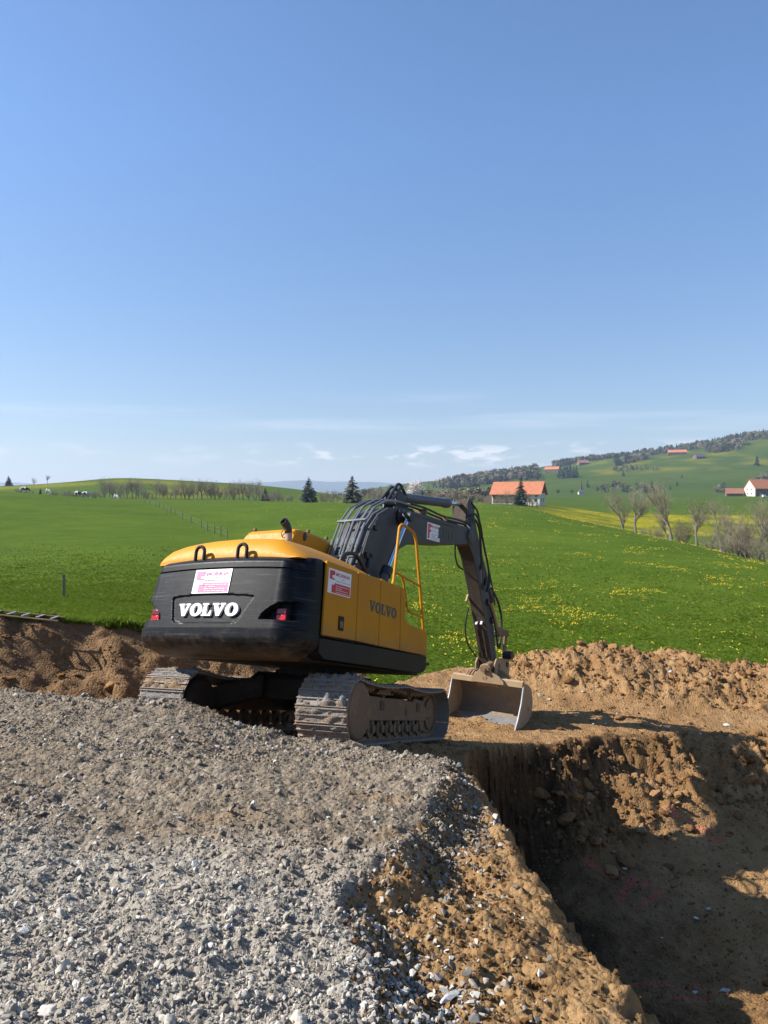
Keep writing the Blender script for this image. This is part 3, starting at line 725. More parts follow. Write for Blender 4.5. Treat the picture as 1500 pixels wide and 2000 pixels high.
# soil crumbs over all bare earth
N = 110000
u = rng.uniform(-0.56, 0.56, N); y = 2.4 * (25.0 / 2.4) ** rng.random(N); x = u * y
z, gr, lo, pw, bw = site(x, y)
dens = (1 - gr) * (0.20 + 0.45 * (y < 9) * (pw < 0.3) * (x < 0.75) + 0.35 * pw + 0.8 * lo + 0.35 * bw + 0.35 * sstep(15, 19, y))
k = (rng.random(N) < dens) & (y < edge_y(x)) ; x, y, z, lo, pw = x[k], y[k], z[k], lo[k], pw[k]; n = len(x)
size = (0.010 + 0.034 * rng.random(n) ** 3.5 + lo * 0.09 * rng.random(n) ** 6) * (0.6 + 0.05 * y)
scatter('soil_crumbs', ngC, np.stack([x, y, z + size * 0.1], 1), rng.uniform(-3.14, 3.14, (n, 3)), size[:, None] * rng.uniform(0.7, 1.3, (n, 3)), rng.integers(0, 9, n), M['clod'])
# the stones one can pick out singly
def single(name, meshes, mat, parent, n, pick, smin, smax, pw_=2.0, sink=0.15, flat=1.0):
    got = 0
    mm = [m_.copy() for m_ in meshes]
    for m_ in mm: m_.materials.clear(); m_.materials.append(mat)
    while got < n:
        x_, y_, ok = pick()
        if not ok: continue
        s = smin + (smax - smin) * random.random() ** pw_
        o = bpy.data.objects.new(name, random.choice(mm)); col.objects.link(o); o.parent = parent
        o.location = (x_, y_, site_z(x_, y_) + s * sink)
        o.rotation_euler = (random.uniform(-.5, .5), random.uniform(-.5, .5), random.uniform(0, 6.28))
        o.scale = (s * random.uniform(.85, 1.3), s * random.uniform(.75, 1.1), s * random.uniform(.6, 1) * flat); got += 1
def pick_pad():
    y_ = 2.3 * (9.5 / 2.3) ** random.random(); x_ = random.uniform(-0.54, 0.2) * y_
    return x_, y_, float(site(np.array([x_]), np.array([y_]))[1][0]) > 0.8
def pick_strip():
    y_ = random.choice([random.uniform(2.4, 3.6), random.uniform(5.0, 8.6), random.uniform(5.2, 7.0)]); x_ = float(E1(y_)) + random.uniform(0.12, 0.6)
    return x_, y_, x_ < 0.95
def pick_heap():
    y_ = random.uniform(17, 23.5); x_ = random.uniform(3.6, 12)
    g_ = site(np.array([x_]), np.array([y_])); return x_, y_, g_[1][0] < .3
def pick_corner():
    y_ = random.uniform(12.6, 17.2); x_ = random.uniform(2.2, 8.0)
    g_ = site(np.array([x_]), np.array([y_])); return x_, y_, g_[3][0] > .6 and (g_[2][0] > .4 or random.random() < .12)
def pick_floor():
    y_ = random.uniform(7, 16); x_ = random.uniform(1.8, 7.6)
    g_ = site(np.array([x_]), np.array([y_])); return x_, y_, g_[3][0] > .9
def pick_bank():
    x_ = random.uniform(-7, -3); y_ = random.uniform(10.2, 13.6)
    g_ = site(np.array([x_]), np.array([y_])); return x_, y_, g_[1][0] < .2
single('stone', rocks, M['stone'], parts_ground['gravel_pad'], 190, pick_pad, 0.035, 0.085, 2.2)
single('pale_stone', rocks, M['pale_stone'], parts_ground['gravel_pad'], 55, pick_pad, 0.030, 0.075, 2.2)
single('stone', rocks, M['stone'], parts_ground['earth_ground'], 130, pick_strip, 0.035, 0.085, 1.8, .2)
single('pale_stone', rocks, M['pale_stone'], parts_ground['earth_ground'], 60, pick_strip, 0.03, 0.085, 1.8, .2)
single('clod', clod_meshes, M['clod'], parts_ground['spoil_heap'], 120, pick_heap, 0.07, 0.30, 3.2, .05)
single('pale_stone', rocks, M['pale_stone'], parts_ground['spoil_heap'], 40, pick_heap, 0.06, 0.20, 2.6, .15)
single('clod', clod_meshes, M['clod'], parts_ground['excavation_pit'], 170, pick_corner, 0.07, 0.32, 2.6, .05)
single('clod', clod_meshes, M['clod'], parts_ground['excavation_pit'], 30, pick_floor, 0.05, 0.2, 2.5, .2)
single('pale_stone', rocks, M['pale_stone'], parts_ground['excavation_pit'], 26, pick_floor, 0.05, 0.17, 2.0, .2)
single('clod', clod_meshes, M['clod'], parts_ground['earth_bank'], 70, pick_bank, 0.06, 0.28, 2.6, .15)
# the long pale slab of stone lying at the foot of the berm
sl = bpy.data.objects.new('pale_stone', rocks[3].copy()); sl.data.materials.clear(); sl.data.materials.append(M['pale_stone']); col.objects.link(sl)
sl.parent = parts_ground['earth_ground']; sl.location = (0.29, 3.38, site_z(0.29, 3.38) + 0.03); sl.scale = (0.15, 0.07, 0.05); sl.rotation_euler = (0, 0.1, 0.9)

# ------------------------------------------------------------------ grass and dandelions
t = NT('grass_blades')
r0 = t.rnd()
c0 = t.ramp(r0, [(0.0, (0.070, 0.120, 0.008)), (0.5, (0.105, 0.165, 0.013)), (0.9, (0.14, 0.19, 0.024)), (1.0, (0.22, 0.21, 0.06))])
t.b.inputs['Subsurface Weight'].default_value = 0.0
M['blade'] = t.done(c0, 0.85, 0, None, 0.03)
_tr = t.n.new('ShaderNodeBsdfTranslucent'); t.l.new(c0, _tr.inputs['Color']); _mx = t.n.new('ShaderNodeMixShader'); _mx.inputs[0].default_value = 0.4
t.l.new(t.b.outputs[0], _mx.inputs[1]); t.l.new(_tr.outputs[0], _mx.inputs[2]); t.l.new(_mx.outputs[0], t.out.inputs['Surface'])
def tuft_mesh(seed):
    r_ = np.random.default_rng(seed); vs, fs = [], []
    for i in range(15):
        a = r_.uniform(0, 6.28); d = r_.uniform(0, .5); bx, by = d * math.cos(a), d * math.sin(a)
        h = r_.uniform(.45, 1.0); la = r_.uniform(0, 6.28); ln = r_.uniform(.1, .6); w = r_.uniform(.035, .06)
        wa = la + 1.57
        p0 = np.array([bx, by, -0.1]); p1 = np.array([bx + ln * .35 * math.cos(la), by + ln * .35 * math.sin(la), h * .6]); p2 = np.array([bx + ln * math.cos(la), by + ln * math.sin(la), h])
        wv = np.array([math.cos(wa), math.sin(wa), 0]) * w
        n0 = len(vs); vs += [p0 - wv, p0 + wv, p1 + wv * .8, p1 - wv * .8, p2]
        fs += [(n0, n0 + 1, n0 + 2, n0 + 3), (n0 + 3, n0 + 2, n0 + 4)]
    me = bpy.data.meshes.new('grass_tuft'); me.from_pydata([tuple(v) for v in vs], [], fs); return me
tufts = [src('grass_tuft', tuft_mesh(i), M['blade']) for i in range(6)]
ngG = scatter_group('scatter_grass', tufts)
N = 150000
u = rng.uniform(-0.56, 0.58, N); y = 12.5 * (110 / 12.5) ** (rng.random(N) ** 1.15); x = u * y
k = (y > edge_y(x) - 0.06) & (rng.random(N) < 1 - sstep(26, 85, y)); x, y = x[k], y[k]; z = meadow_z(x, y); n = len(x)
hgt = (0.026 + 0.04 * rng.random(n) + 0.045 * np.clip(fbm(x * .35, y * .35, 301, 3), 0, 1)) * (1 + y / 160)
scl = np.stack([hgt * 1.7, hgt * 1.7, hgt], 1)
scatter('grass', ngG, np.stack([x, y, z], 1), np.stack([rng.normal(0, .12, n), rng.normal(0, .12, n), rng.uniform(0, 6.28, n)], 1), scl, rng.integers(0, 6, n), M['blade'])
# longer sods hanging along the cut edge of the turf
n = 3600; x = rng.uniform(-9, 15, n); y = edge_y(x) + np.abs(rng.normal(0, .16, n)) - .05; z = meadow_z(x, y) - 0.03
hgt = rng.uniform(.06, .15, n) * (0.6 + 0.8 * sstep(-.2, .4, fbm(x * 1.3, x * 0, 311, 3)))
scatter('edge_grass', ngG, np.stack([x, y, z], 1), np.stack([rng.normal(.35, .25, n), rng.normal(0, .25, n), rng.uniform(0, 6.28, n)], 1), np.stack([hgt * 1.5, hgt * 1.5, hgt], 1), rng.integers(0, 6, n), M['blade'])
t = NT('dandelion_yellow'); M['dandelion'] = t.done((0.62, 0.46, 0.012), 0.8)
def dandelion_mesh(seed, nh):
    r_ = np.random.default_rng(seed); m = MB()
    for i in range(nh):
        a = r_.uniform(0, 6.28); d = r_.uniform(0, 1) ** .5 * (1.0 if nh > 1 else 0); c = Vector((d * math.cos(a) * 3.2, d * math.sin(a) * 3.2, r_.uniform(1.6, 3.0)))
        q = Euler((r_.uniform(-.5, .5), r_.uniform(-.5, .5), 0)).to_matrix()
        ring = [c + q @ Vector((.5 * math.cos(j * 1.047), .5 * math.sin(j * 1.047), 0)) for j in range(6)]
        n0 = len(m.v); m.v += [tuple(p) for p in ring] + [tuple(c + q @ Vector((0, 0, .25))), tuple(c + q @ Vector((0, 0, -.2)))]
        for j in range(6): m.f += [(n0 + j, n0 + (j + 1) % 6, n0 + 6), (n0 + (j + 1) % 6, n0 + j, n0 + 7)]
    return m.mesh('dandelion', 0)
dnd = [src('dandelion_head', dandelion_mesh(i, [1, 2, 3, 5, 7][i]), M['dandelion']) for i in range(5)]
ngD = scatter_group('scatter_dandelion', dnd)
N = 60000
y = 20 * (200 / 20) ** rng.random(N); x = rng.uniform(-0.30, 0.58, N) * y
px_ = 750 + 1502 * x / y
cl = fbm(x / 5.5, y / 7.5, 401, 3); clump = sstep(0.10, 0.75, cl + 0.25 * fbm(x * .6, y * .6, 403, 2))
fence_side = sstep(0.0, 2.5, x - np.interp(y, [14, 60, 97, 137, 200], [-2, -13, -21.4, -38, -63]))
dens = (0.09 + 0.62 * clump * sstep(780, 1100, px_) + 0.25 * sstep(0.15, .6, cl) * sstep(500, 800, px_)) * sstep(22, 34, y) * fence_side
dens = np.maximum(dens, 0.015 * (x > -60)) * np.where(px_ > 300, 1, 0.25)
k = (rng.random(N) < dens * 0.55) & (y > edge_y(x) + .1); x, y, dens = x[k], y[k], dens[k]; n = len(x); z = meadow_z(x, y)
s = rng.uniform(0.032, 0.054, n) * (1 + y / 160)
idx = np.where(dens > 0.35, rng.integers(0, 5, n), rng.integers(0, 2, n))
scatter('dandelions', ngD, np.stack([x, y, z + .01], 1), np.stack([0 * x, 0 * x, rng.uniform(0, 6.28, n)], 1), np.repeat(s[:, None], 3, 1), idx, M['dandelion'])
# ------------------------------------------------------------------ the excavator
RU = Matrix(((0.48910325, -0.87038873, 0.05658149), (0.83600405, 0.48630447, 0.2541755), (-0.24874732, -0.07701571, 0.96550161)))
SLEW = 0.14623537
EX = empty('excavator', (OX, OY, OZ))
EX.rotation_euler = RU.to_euler()
tag(EX, 'yellow and black crawler excavator standing on the gravel edge with its boom bent over', 'excavator')

# lettering outlines, unit height
G_V = [(0, 1), (.56, 1), (.56, .87), (.46, .87), (.64, .36), (.80, .87), (.70, .87), (.70, 1), (1.12, 1), (1.12, .87), (1.03, .87), (.72, 0), (.44, 0), (.10, .87), (0, .87)]
G_L = [(0, 1), (.56, 1), (.56, .87), (.42, .87), (.42, .14), (.62, .14), (.76, .44), (.88, .44), (.85, 0), (0, 0), (0, .13), (.11, .13), (.11, .87), (0, .87)]
def add_poly(m, pts, th, fn):
    """flat outline in (u, v) with thickness th, placed by fn(u, v, t)"""
    n = len(pts)
    m.add([fn(u, v, th) for u, v in pts] + [fn(u, v, 0) for u, v in pts],
          [tuple(range(n))] + [(i, (i + 1) % n, (i + 1) % n + n, i + n) for i in range(n)])
def add_O(m, cx_, cy_, rx, ry, ix, iy, th, fn, n=28):
    o_ = [(cx_ + rx * math.cos(2 * math.pi * k / n), cy_ + ry * math.sin(2 * math.pi * k / n)) for k in range(n)]
    i_ = [(cx_ + ix * math.cos(2 * math.pi * k / n), cy_ + iy * math.sin(2 * math.pi * k / n)) for k in range(n)]
    vs = [fn(u, v, th) for u, v in o_ + i_] + [fn(u, v, 0) for u, v in o_ + i_]
    fs = []
    for k in range(n):
        j = (k + 1) % n
        fs += [(k, j, n + j, n + k), (k, 2 * n + k, 2 * n + j, j), (n + k, n + j, 3 * n + j, 3 * n + k)]
    m.add(vs, fs)
def volvo(parent, mat, width, th, fn, name='letter', only='VOLVO', gap=0.0, wide=1.0):
    """five separate letters; fn(u, v, t) with u in 0..width"""
    adv = {'V': 1.12, 'O': 1.12, 'L': .88}
    tot = sum(adv[c] for c in 'VOLVO') + 4 * 0.03
    k = width / tot; u = 0
    for i, c in enumerate('VOLVO'):
        if len(only) < 5 and i < 5 - len(only):
            u += (adv[c] + .03) * k; continue
        m = MB(); sc = lambda p: (u + p[0] * k, p[1] * k * wide)
        if c == 'O': add_O(m, u + .56 * k, .5 * k * wide, .56 * k, .525 * k * wide, .20 * k, .34 * k * wide, th, fn)
        else: add_poly(m, [sc(p) for p in (G_V if c == 'V' else G_L)], th, fn)
        m.build(name, mat, parent, smooth=0)
        u += (adv[c] + .03) * k
_fontcache = {}
def add_text(m, txt, size, u0, v0, th, fn, bold=0.0, width=None):
    key = (txt, bold)
    if key not in _fontcache:
        cu = bpy.data.curves.new('t', 'FONT'); cu.body = txt; cu.size = 1.0; cu.offset = bold; cu.fill_mode = 'FRONT'; cu.resolution_u = 3
        to = bpy.data.objects.new('t', cu); col.objects.link(to)
        dg = bpy.context.evaluated_depsgraph_get(); me = bpy.data.meshes.new_from_object(to.evaluated_get(dg))
        _fontcache[key] = ([tuple(v.co) for v in me.vertices], [tuple(p.vertices) for p in me.polygons])
        bpy.data.objects.remove(to); bpy.data.curves.remove(cu); bpy.data.meshes.remove(me)
    vs, fs = _fontcache[key]
    w = max(v[0] for v in vs) - min(v[0] for v in vs); x0 = min(v[0] for v in vs)
    kx = size if width is None else width / w
    m.add([fn(u0 + (v[0] - x0) * kx, v0 + v[1] * size, th) for v in vs], fs)
def morina_sign(parent, W, H, fn, red, kind):
    """white company plate: red stepped emblem, name, small lines of print"""
    m = MB(); add_poly(m, [(0, 0), (W, 0), (W, H), (0, H)], .003, fn); s = m.build('company_sign', M['decal_white'], parent, smooth=0)
    def p(u, v): return (u * W, v * H)
    m = MB()
    T = .0045
    if kind == 'block':
        add_poly(m, [p(.05, .93), p(.27, .93), p(.27, .76), p(.16, .74), p(.16, .64), p(.27, .61), p(.27, .56), p(.05, .58)], T, fn)
        add_poly(m, [p(.16, .04), p(.97, .04), p(.97, .44), p(.27, .44), p(.27, .36), p(.16, .36)], T, fn)
    else:
        add_poly(m, [p(.06, .93), p(.30, .93), p(.30, .74), p(.20, .72), p(.20, .62), p(.30, .60), p(.30, .46), p(.20, .44), p(.20, .08), p(.06, .08)], T, fn)
    m.build('emblem', red, s, smooth=0)
    m = MB(); add_text(m, 'MORINA', .20 * H, .31 * W, .745 * H, T, fn, .02, .63 * W); m.build('name_lettering', red, s, smooth=0)
    m = MB()
    def dash(u0, u1, v, h, gap):
        u = u0
        r_ = random.Random(int(v * 1000))
        while u < u1 - .02:
            w = min(r_.uniform(.05, .13), u1 - u); add_poly(m, [p(u, v), p(u + w, v), p(u + w, v + h * .6), p(u, v + h * .6)], T + .001, fn); u += w + gap
    dash(.56, .68, .635, .025, .02); dash(.30, .96, .535, .022, .015)
    m.build('small_print', M['decal_dark'], s, smooth=0)
    m = MB()
    for v, a in ((.34, .92), (.25, .62), (.17, .88), (.08, .93)): dash(.34, a, v, .032, .02)
    m.build('small_print', M['decal_white'] if kind == 'block' else M['decal_dark'], s, smooth=0)
    return s

# ---- counterweight: one casting with a sunk name field, lamp pockets and a step round its foot
def cw_plan(n=250):
    pts = []
    for k in range(n):
        s = -1 + 2 * k / (n - 1); sg = 1 if s >= 0 else -1; a = abs(s)
        if a < 0.72: y = a / 0.72 * 1.02; pts.append((-2.64 + 0.06 * y * y, y * sg))
        elif a < 0.90:
            q = (a - .72) / .18 * math.pi / 2; pts.append((-2.5776 + 0.40 * (1 - math.cos(q)), sg * (1.02 + .33 * math.sin(q))))
        else: pts.append((-2.1776 + (a - .90) / .10 * 0.22, sg * 1.35))
    return pts
plan = cw_plan()
pn = []
for i, (x_, y_) in enumerate(plan):
    a, b = plan[max(i - 1, 0)], plan[min(i + 1, len(plan) - 1)]
    d = Vector((b[0] - a[0], b[1] - a[1])); pn.append((-d.y / d.length, d.x / d.length))
zl = np.concatenate([[1.06, 1.065, 1.08, 1.10, 1.13, 1.17], np.linspace(1.21, 2.16, 84), np.linspace(2.17, 2.38, 30)])
def cw_inset(z):
    if z < 1.395: b = 0.30 * max(0, (1.30 - z) / .25) ** 2.2 - 0.004
    else: b = 0.016 + 0.115 * (z - 1.40) / .8
    if z > 2.19: b += 0.016
    if z > 2.27: b += 0.16 * ((z - 2.27) / .11) ** 2
    if abs(z - 2.19) < 0.012: b += 0.022
    return b
def inpoly_sd(py, u, v):
    d = 1e9; ins = False; n = len(py)
    for i in range(n):
        a, b = py[i], py[(i + 1) % n]; ex, ey = b[0] - a[0], b[1] - a[1]
        tt = max(0, min(1, ((u - a[0]) * ex + (v - a[1]) * ey) / (ex * ex + ey * ey)))
        d = min(d, math.hypot(u - a[0] - tt * ex, v - a[1] - tt * ey))
        if (a[1] > v) != (b[1] > v) and u < (b[0] - a[0]) * (v - a[1]) / (b[1] - a[1]) + a[0]: ins = not ins
    return d if ins else -d
NAMEF = [(-.72, 1.80), (-.70, 1.825), (-.3, 1.845), (.3, 1.845), (.66, 1.825), (.69, 1.80), (.60, 1.50), (.55, 1.465), (.3, 1.455), (-.42, 1.455), (-.52, 1.475)]
LAMPF = [(.84, 1.515), (.88, 1.60), (.98, 1.68), (1.12, 1.745), (1.33, 1.765), (1.345, 1.75), (1.325, 1.525), (1.29, 1.505)]
def cw_depth(y, z):
    d = 0.0
    if abs(y) < .8 and 1.4 < z < 1.9:
        s = inpoly_sd(NAMEF, y, z); d = max(d, 0.026 * max(0, min(1, s / .012)))
    if abs(y) > .8 and 1.45 < z < 1.8:
        s = inpoly_sd(LAMPF, abs(y), z); d = max(d, (0.15) * max(0, min(1, s / .022)))
    return d
def cw_crown(y): return -0.035 * (y / 1.35) ** 2
m = MB(); rings = []
for z in zl:
    b = cw_inset(z); ring = []
    for (x_, y_), (nx, ny) in zip(plan, pn):
        zz = z + (cw_crown(y_) * (z - 1.3) / 1.05 if z > 1.3 else 0)
        sf = sstep(1.02, 1.34, abs(y_)) * sstep(-2.35, -2.1, x_)
        bb = b * (1 - .9 * float(sf) * (z > 1.35)) + cw_depth(y_, z)
        ring.append((x_ - nx * bb, y_ - ny * bb, zz))
    rings.append(ring)
top = []
for f in (0.35, 0.7, 1.0):
    top.append([(x_ * (1 - f) + (-1.9) * f + 0 * y_, y_ * (1 - 0.03 * f), 2.385 + cw_crown(y_) + 0.012 * f) for (x_, y_, z_) in rings[-1]])
bot = [[(x_ * .5 + (-1.9) * .5, y_ * .97, 1.045) for (x_, y_, z_) in rings[0]], [(-1.9, y_ * .95, 1.04) for (x_, y_, z_) in rings[0]]][::-1]
m.loft(bot + rings + top, caps=False, closed=False)
n_ = len(plan)
CW = m.build('counterweight', M['black'], EX, smooth=30)
# normals must look out: first plan point is the left side -> check once
if CW.data.polygons[len(CW.data.polygons) // 2].normal.x > 0:
    CW.data.flip_normals()
def cw_x(y, z):
    b = cw_inset(z); a = abs(y)
    x0 = -2.64 + 0.06 * a * a if a < 1.02 else -2.5776 + 0.40 * (1 - math.cos(math.asin(min(1, (a - 1.02) / .33))))
    return x0 + b
cwz = lambda y, z: z + cw_crown(y) * (z - 1.3) / 1.05
volvo(CW, M['white'], 1.02, .030, lambda u, v, t: (cw_x(.51 - u, 1.55 + v) + .026 - t, .51 - u, cwz(.51 - u, 1.55 + v)), wide=.90)
morina_sign(CW, .63, .325, lambda u, v, t: (cw_x(.33 - u, 1.852 + v) - t - .007, .33 - u, cwz(.33 - u, 1.852 + v)), M['decal_pink'], 'block')
for sg in (1, -1):
    xl = cw_x(sg * 1.06, 1.6) + .17
    m = MB(); m.box((xl - .02, sg * 1.08, 1.585), (.06, .16, .165)); m.build('lamp_housing', M['black_plain'], CW, .006)
    m = MB(); m.box((xl - .055, sg * 1.08, 1.625), (.025, .145, .07)); m.build('tail_light', M['dark_lens'], CW, .006)
    m = MB(); m.box((xl - .055, sg * 1.08, 1.547), (.025, .145, .07)); m.build('tail_light', M['red_lens'], CW, .006)
for y0 in (.41, -.33):
    m = MB(); pth = [(-2.40, y0 + .075, 2.28), (-2.40, y0 + .075, 2.45)] + [(-2.40, y0 + .075 * math.cos(a), 2.45 + .075 * math.sin(a)) for a in np.linspace(.3, 2.84, 9)] + [(-2.40, y0 - .075, 2.45), (-2.40, y0 - .075, 2.28)]
    m.tube(pth, .024, 10); m.build('lifting_eye', M['black_plain'], CW)

# ---- upper frame, belly, side skirts
m = MB(); m.box((-.35, 0, 1.16), (3.2, 2.3, .22)); m.build('upper_frame', M['frame_dark'], EX, .01)
m = MB(); m.box((-1.75, 0, 1.13), (.8, 1.9, .10)); m.build('belly_plate', M['frame_dark'], EX, .01)
for sg in (-1, 1):
    m = MB(); m.prism([(-1.93, 1.35), (-1.93, 1.16), (-1.80, 1.08), (.95, 1.07), (1.07, 1.10), (1.16, 1.17), (1.16, 1.36)], sg * 1.10, sg * 1.345); m.build('side_skirt', M['black_plain'], EX, .012)
m = MB(); m.prism([(1.14, 1.20), (1.30, 1.22), (1.32, 1.26), (1.14, 1.26)], -1.33, -.95); m.build('front_step', M['black_plain'], EX, .006)
# ---- right-hand side: inner body and four hinged doors
m = MB(); m.prism([(-1.9, 1.37), (1.10, 1.37), (1.08, 1.72), (.50, 1.82), (.36, 1.9), (.27, 2.31), (-1.9, 2.335)], -1.30, -.62); m.build('side_body', M['black_plain'], EX)
def door(pts, name='side_door'):
    m = MB(); m.prism(pts, -1.36, -1.318); return m.build(name, M['yellow'], EX, .012)
d1 = door([(-1.885, 1.385), (-1.075, 1.39), (-1.11, 2.31), (-1.13, 2.34), (-1.90, 2.355)])
d2 = door([(-1.063, 1.39), (-.445, 1.38), (-.48, 2.345), (-1.10, 2.345), (-1.097, 2.31)])
d3 = door([(-.433, 1.38), (.205, 1.37), (.145, 2.33), (-.468, 2.345)])
d4 = door([(.217, 1.37), (1.13, 1.365), (1.10, 1.735), (1.06, 1.755), (.42, 1.80), (.35, 1.86), (.30, 2.27), (.24, 2.325), (.157, 2.33)], 'tool_box')
m = MB(); m.prism([(.36, 1.86), (.43, 1.805), (1.06, 1.76), (1.10, 1.735), (1.10, 1.715), (.40, 1.77)], -1.318, -.70); m.build('tool_box_lid', M['yellow'], EX)
m = MB(); m.prism([(.36, 1.80), (.35, 1.86), (.30, 2.27), (.27, 2.30), (.26, 1.80)], -1.318, -.70); m.build('tank_front', M['yellow'], EX)
m = MB(); m.prism([(1.085, 1.37), (1.13, 1.37), (1.10, 1.735), (1.085, 1.735)], -1.318, -.70); m.build('tool_box_front', M['yellow'], EX)
m = MB(); m.prism([(-1.895, 2.335), (.24, 2.312), (.24, 2.327), (-1.895, 2.352)], -1.318, -.60); m.build('side_deck', M['yellow'], EX, .004)
m = MB(); m.box((-1.48, -1.366, 1.58), (.13, .012, .19)); l_ = m.build('door_latch', M['black_plain'], d1, .008)
m = MB(); m.box((-1.48, -1.374, 1.565), (.07, .008, .09)); m.build('latch_handle', M['frame'], d1, .004)
volvo_fn = lambda u, v, t: (-.77 + u, -1.3605 - t, 1.845 + v - .03 * u)
volvo(d2, M['letter_grey'], .82, .003, volvo_fn, wide=1.05)
morina_sign(d1, .56, .325, lambda u, v, t: (-1.855 + u, -1.3605 - t, 1.945 + v), M['decal_red'], 'block')
m = MB(); m.lathe([(.085, 0), (.095, .01), (.095, .09), (.08, .115), (.04, .125), (.001, .125)], (.10, -1.0, 2.325), 'z', 20); m.build('fuel_cap', M['yellow'], EX)
m = MB(); m.lathe([(.03, 0), (.03, .05), (.045, .06), (.045, .11), (.03, .125), (.001, .125)], (-.30, -1.02, 2.32), 'z', 14); m.build('breather_knob', M['white'], EX)
# left-hand side doors (seen from a step aside)
for a, b in ((-1.89, -1.2), (-1.19, -.42)):
    m = MB(); m.prism([(a, 1.385), (b, 1.385), (b, 2.33), (a, 2.34)], 1.318, 1.36); m.build('side_door', M['yellow'], EX, .012)
m = MB(); m.prism([(-1.9, 1.37), (-.43, 1.37), (-.43, 2.32), (-1.9, 2.33)], .5, 1.30); m.build('side_body', M['black_plain'], EX)
# ---- engine hood
sec = [(1.30, 2.30), (1.29, 2.38), (1.24, 2.48), (1.13, 2.56), (.95, 2.615), (.7, 2.65), (.4, 2.672), (0, 2.68), (-.4, 2.67), (-.66, 2.65), (-.78, 2.625), (-.86, 2.59), (-1.0, 2.51), (-1.14, 2.42), (-1.24, 2.352), (-1.26, 2.33)]
rings = []
for x_, k, yk in ((-2.32, .10, .93), (-2.315, .25, .945), (-2.28, .55, .96), (-2.22, .80, .975), (-2.12, .95, .99), (-1.98, 1.0, 1.0), (-1.5, 1.03, 1.0), (-1.0, 1.0, 1.0), (-.55, .90, 1.0), (-.45, .86, 1.0), (-.43, .80, 1.0)):
    rings.append([(x_, y_ * yk, 2.33 + (z_ - 2.33) * k if z_ > 2.33 else z_) for y_, z_ in sec])
m = MB(); m.loft(rings, caps=True, closed=True)
HOOD = m.build('engine_hood', M['yellow'], EX, smooth=28)
m = MB(); m.tube([(-1.25, -.20, 2.55), (-1.25, -.20, 2.86), (-1.26, -.198, 2.94), (-1.275, -.19, 2.985)], [.052, .052, .053, .054], 18, caps=False)
EXH = m.build('exhaust_pipe', paint('soot_stained_pipe', (.30, .24, .18), .5, (.05, .04, .035), .8, 6.0), EX)
sm = EXH.modifiers.new('wall', 'SOLIDIFY'); sm.thickness = .006
m = MB(); m.tube([(-1.26, -.198, 2.93), (-1.272, -.192, 2.985), (-1.30, -.18, 3.04), (-1.345, -.165, 3.085), (-1.365, -.16, 3.095)], [.055, .057, .061, .064, .064], 18, caps=False); tp_ = m.build('exhaust_tip', M['rubber'], EXH); sm2 = tp_.modifiers.new('wall', 'SOLIDIFY'); sm2.thickness = .006
m = MB(); m.lathe([(.053, .0), (.001, .0)], (0, 0, 0), 'z', 18); cpo = m.build('soot', M['rubber'], EXH); cpo.location = (-1.32, -.173, 3.06); cpo.rotation_euler = Vector((-.7, .2, .55)).to_track_quat('Z', 'Y').to_euler()
# ---- cab on the left
def cabx(z): return 1.28 - 0.16 * max(0, (z - 1.9)) ** 1.3
m = MB(); m.prism([(-.38, 1.36), (1.30, 1.36), (1.34, 1.75), (1.30, 1.95), (-.40, 1.95)], .36, 1.33); m.build('cab_body', M['yellow'], EX, .02)
for (x0, x1, x2, y_) in ((-.40, -.42, -.34, .40), (1.27, 1.02, .95, .40), (-.40, -.42, -.34, 1.29), (1.27, 1.02, .95, 1.29)):
    m = MB(); m.tube([(x0 + .03, y_, 1.94), (x1 + .03, y_, 3.02)], .045, 8); m.build('cab_pillar', M['yellow'], EX)
for y_ in (.405, 1.285):
    m = MB(); m.prism([(-.37, 1.95), (1.22, 1.95), (.98, 3.02), (-.38, 3.02)], y_ - .004, y_ + .004); m.build('cab_window', M['glass'], EX, smooth=0)
m = MB(); m.box((-.385, .845, 2.48), (.008, .80, 1.04)); m.build('cab_window', M['glass'], EX, smooth=0)
m = MB(); m.add([(1.235, .45, 1.96), (1.235, 1.24, 1.96), (1.0, 1.24, 3.0), (1.0, .45, 3.0), (1.243, .45, 1.96), (1.243, 1.24, 1.96), (1.008, 1.24, 3.0), (1.008, .45, 3.0)], [(0, 1, 2, 3), (4, 5, 6, 7), (0, 1, 5, 4), (2, 3, 7, 6), (1, 2, 6, 5), (0, 3, 7, 4)]); m.build('windscreen', M['glass'], EX, smooth=0)
m = MB()
rr_ = []
for x_, dz, k in ((-.44, 2.99, .0), (-.47, 3.04, .0), (-.43, 3.17, .0), (-.36, 3.235, .0), (-.2, 3.262, 0), (.3, 3.262, 0), (.72, 3.235, 0), (.98, 3.16, 0), (1.12, 3.03, 0), (1.10, 2.99, 0)):
    z_ = dz; rr_.append([(x_, y_, zz) for y_, zz in ((.33, 2.985), (.32, z_ - .07 if z_ > 3.1 else z_ - .02), (.36, z_ - .015), (.42, z_), (1.24, z_), (1.31, z_ - .02), (1.35, z_ - .07 if z_ > 3.1 else z_ - .02), (1.34, 2.985))])
m.loft(rr_); ROOF = m.build('cab_roof', M['yellow'], EX, .006, smooth=30)
m = MB(); m.tube([(-.462, .50 + .05 * math.cos(a), 3.14 + .07 * math.sin(a)) for a in np.linspace(0, 6.28, 22)], .008, 6); m.build('ring_bracket', M['frame'], ROOF)
m = MB(); m.lathe([(.075, 0), (.075, -.012), (.001, -.012)], (0, 0, 0), 'y', 18); q = m.build('vent_opening', M['rubber'], ROOF); q.location = (-.14, .325, 3.15); q.scale = (.6, 1, 1)
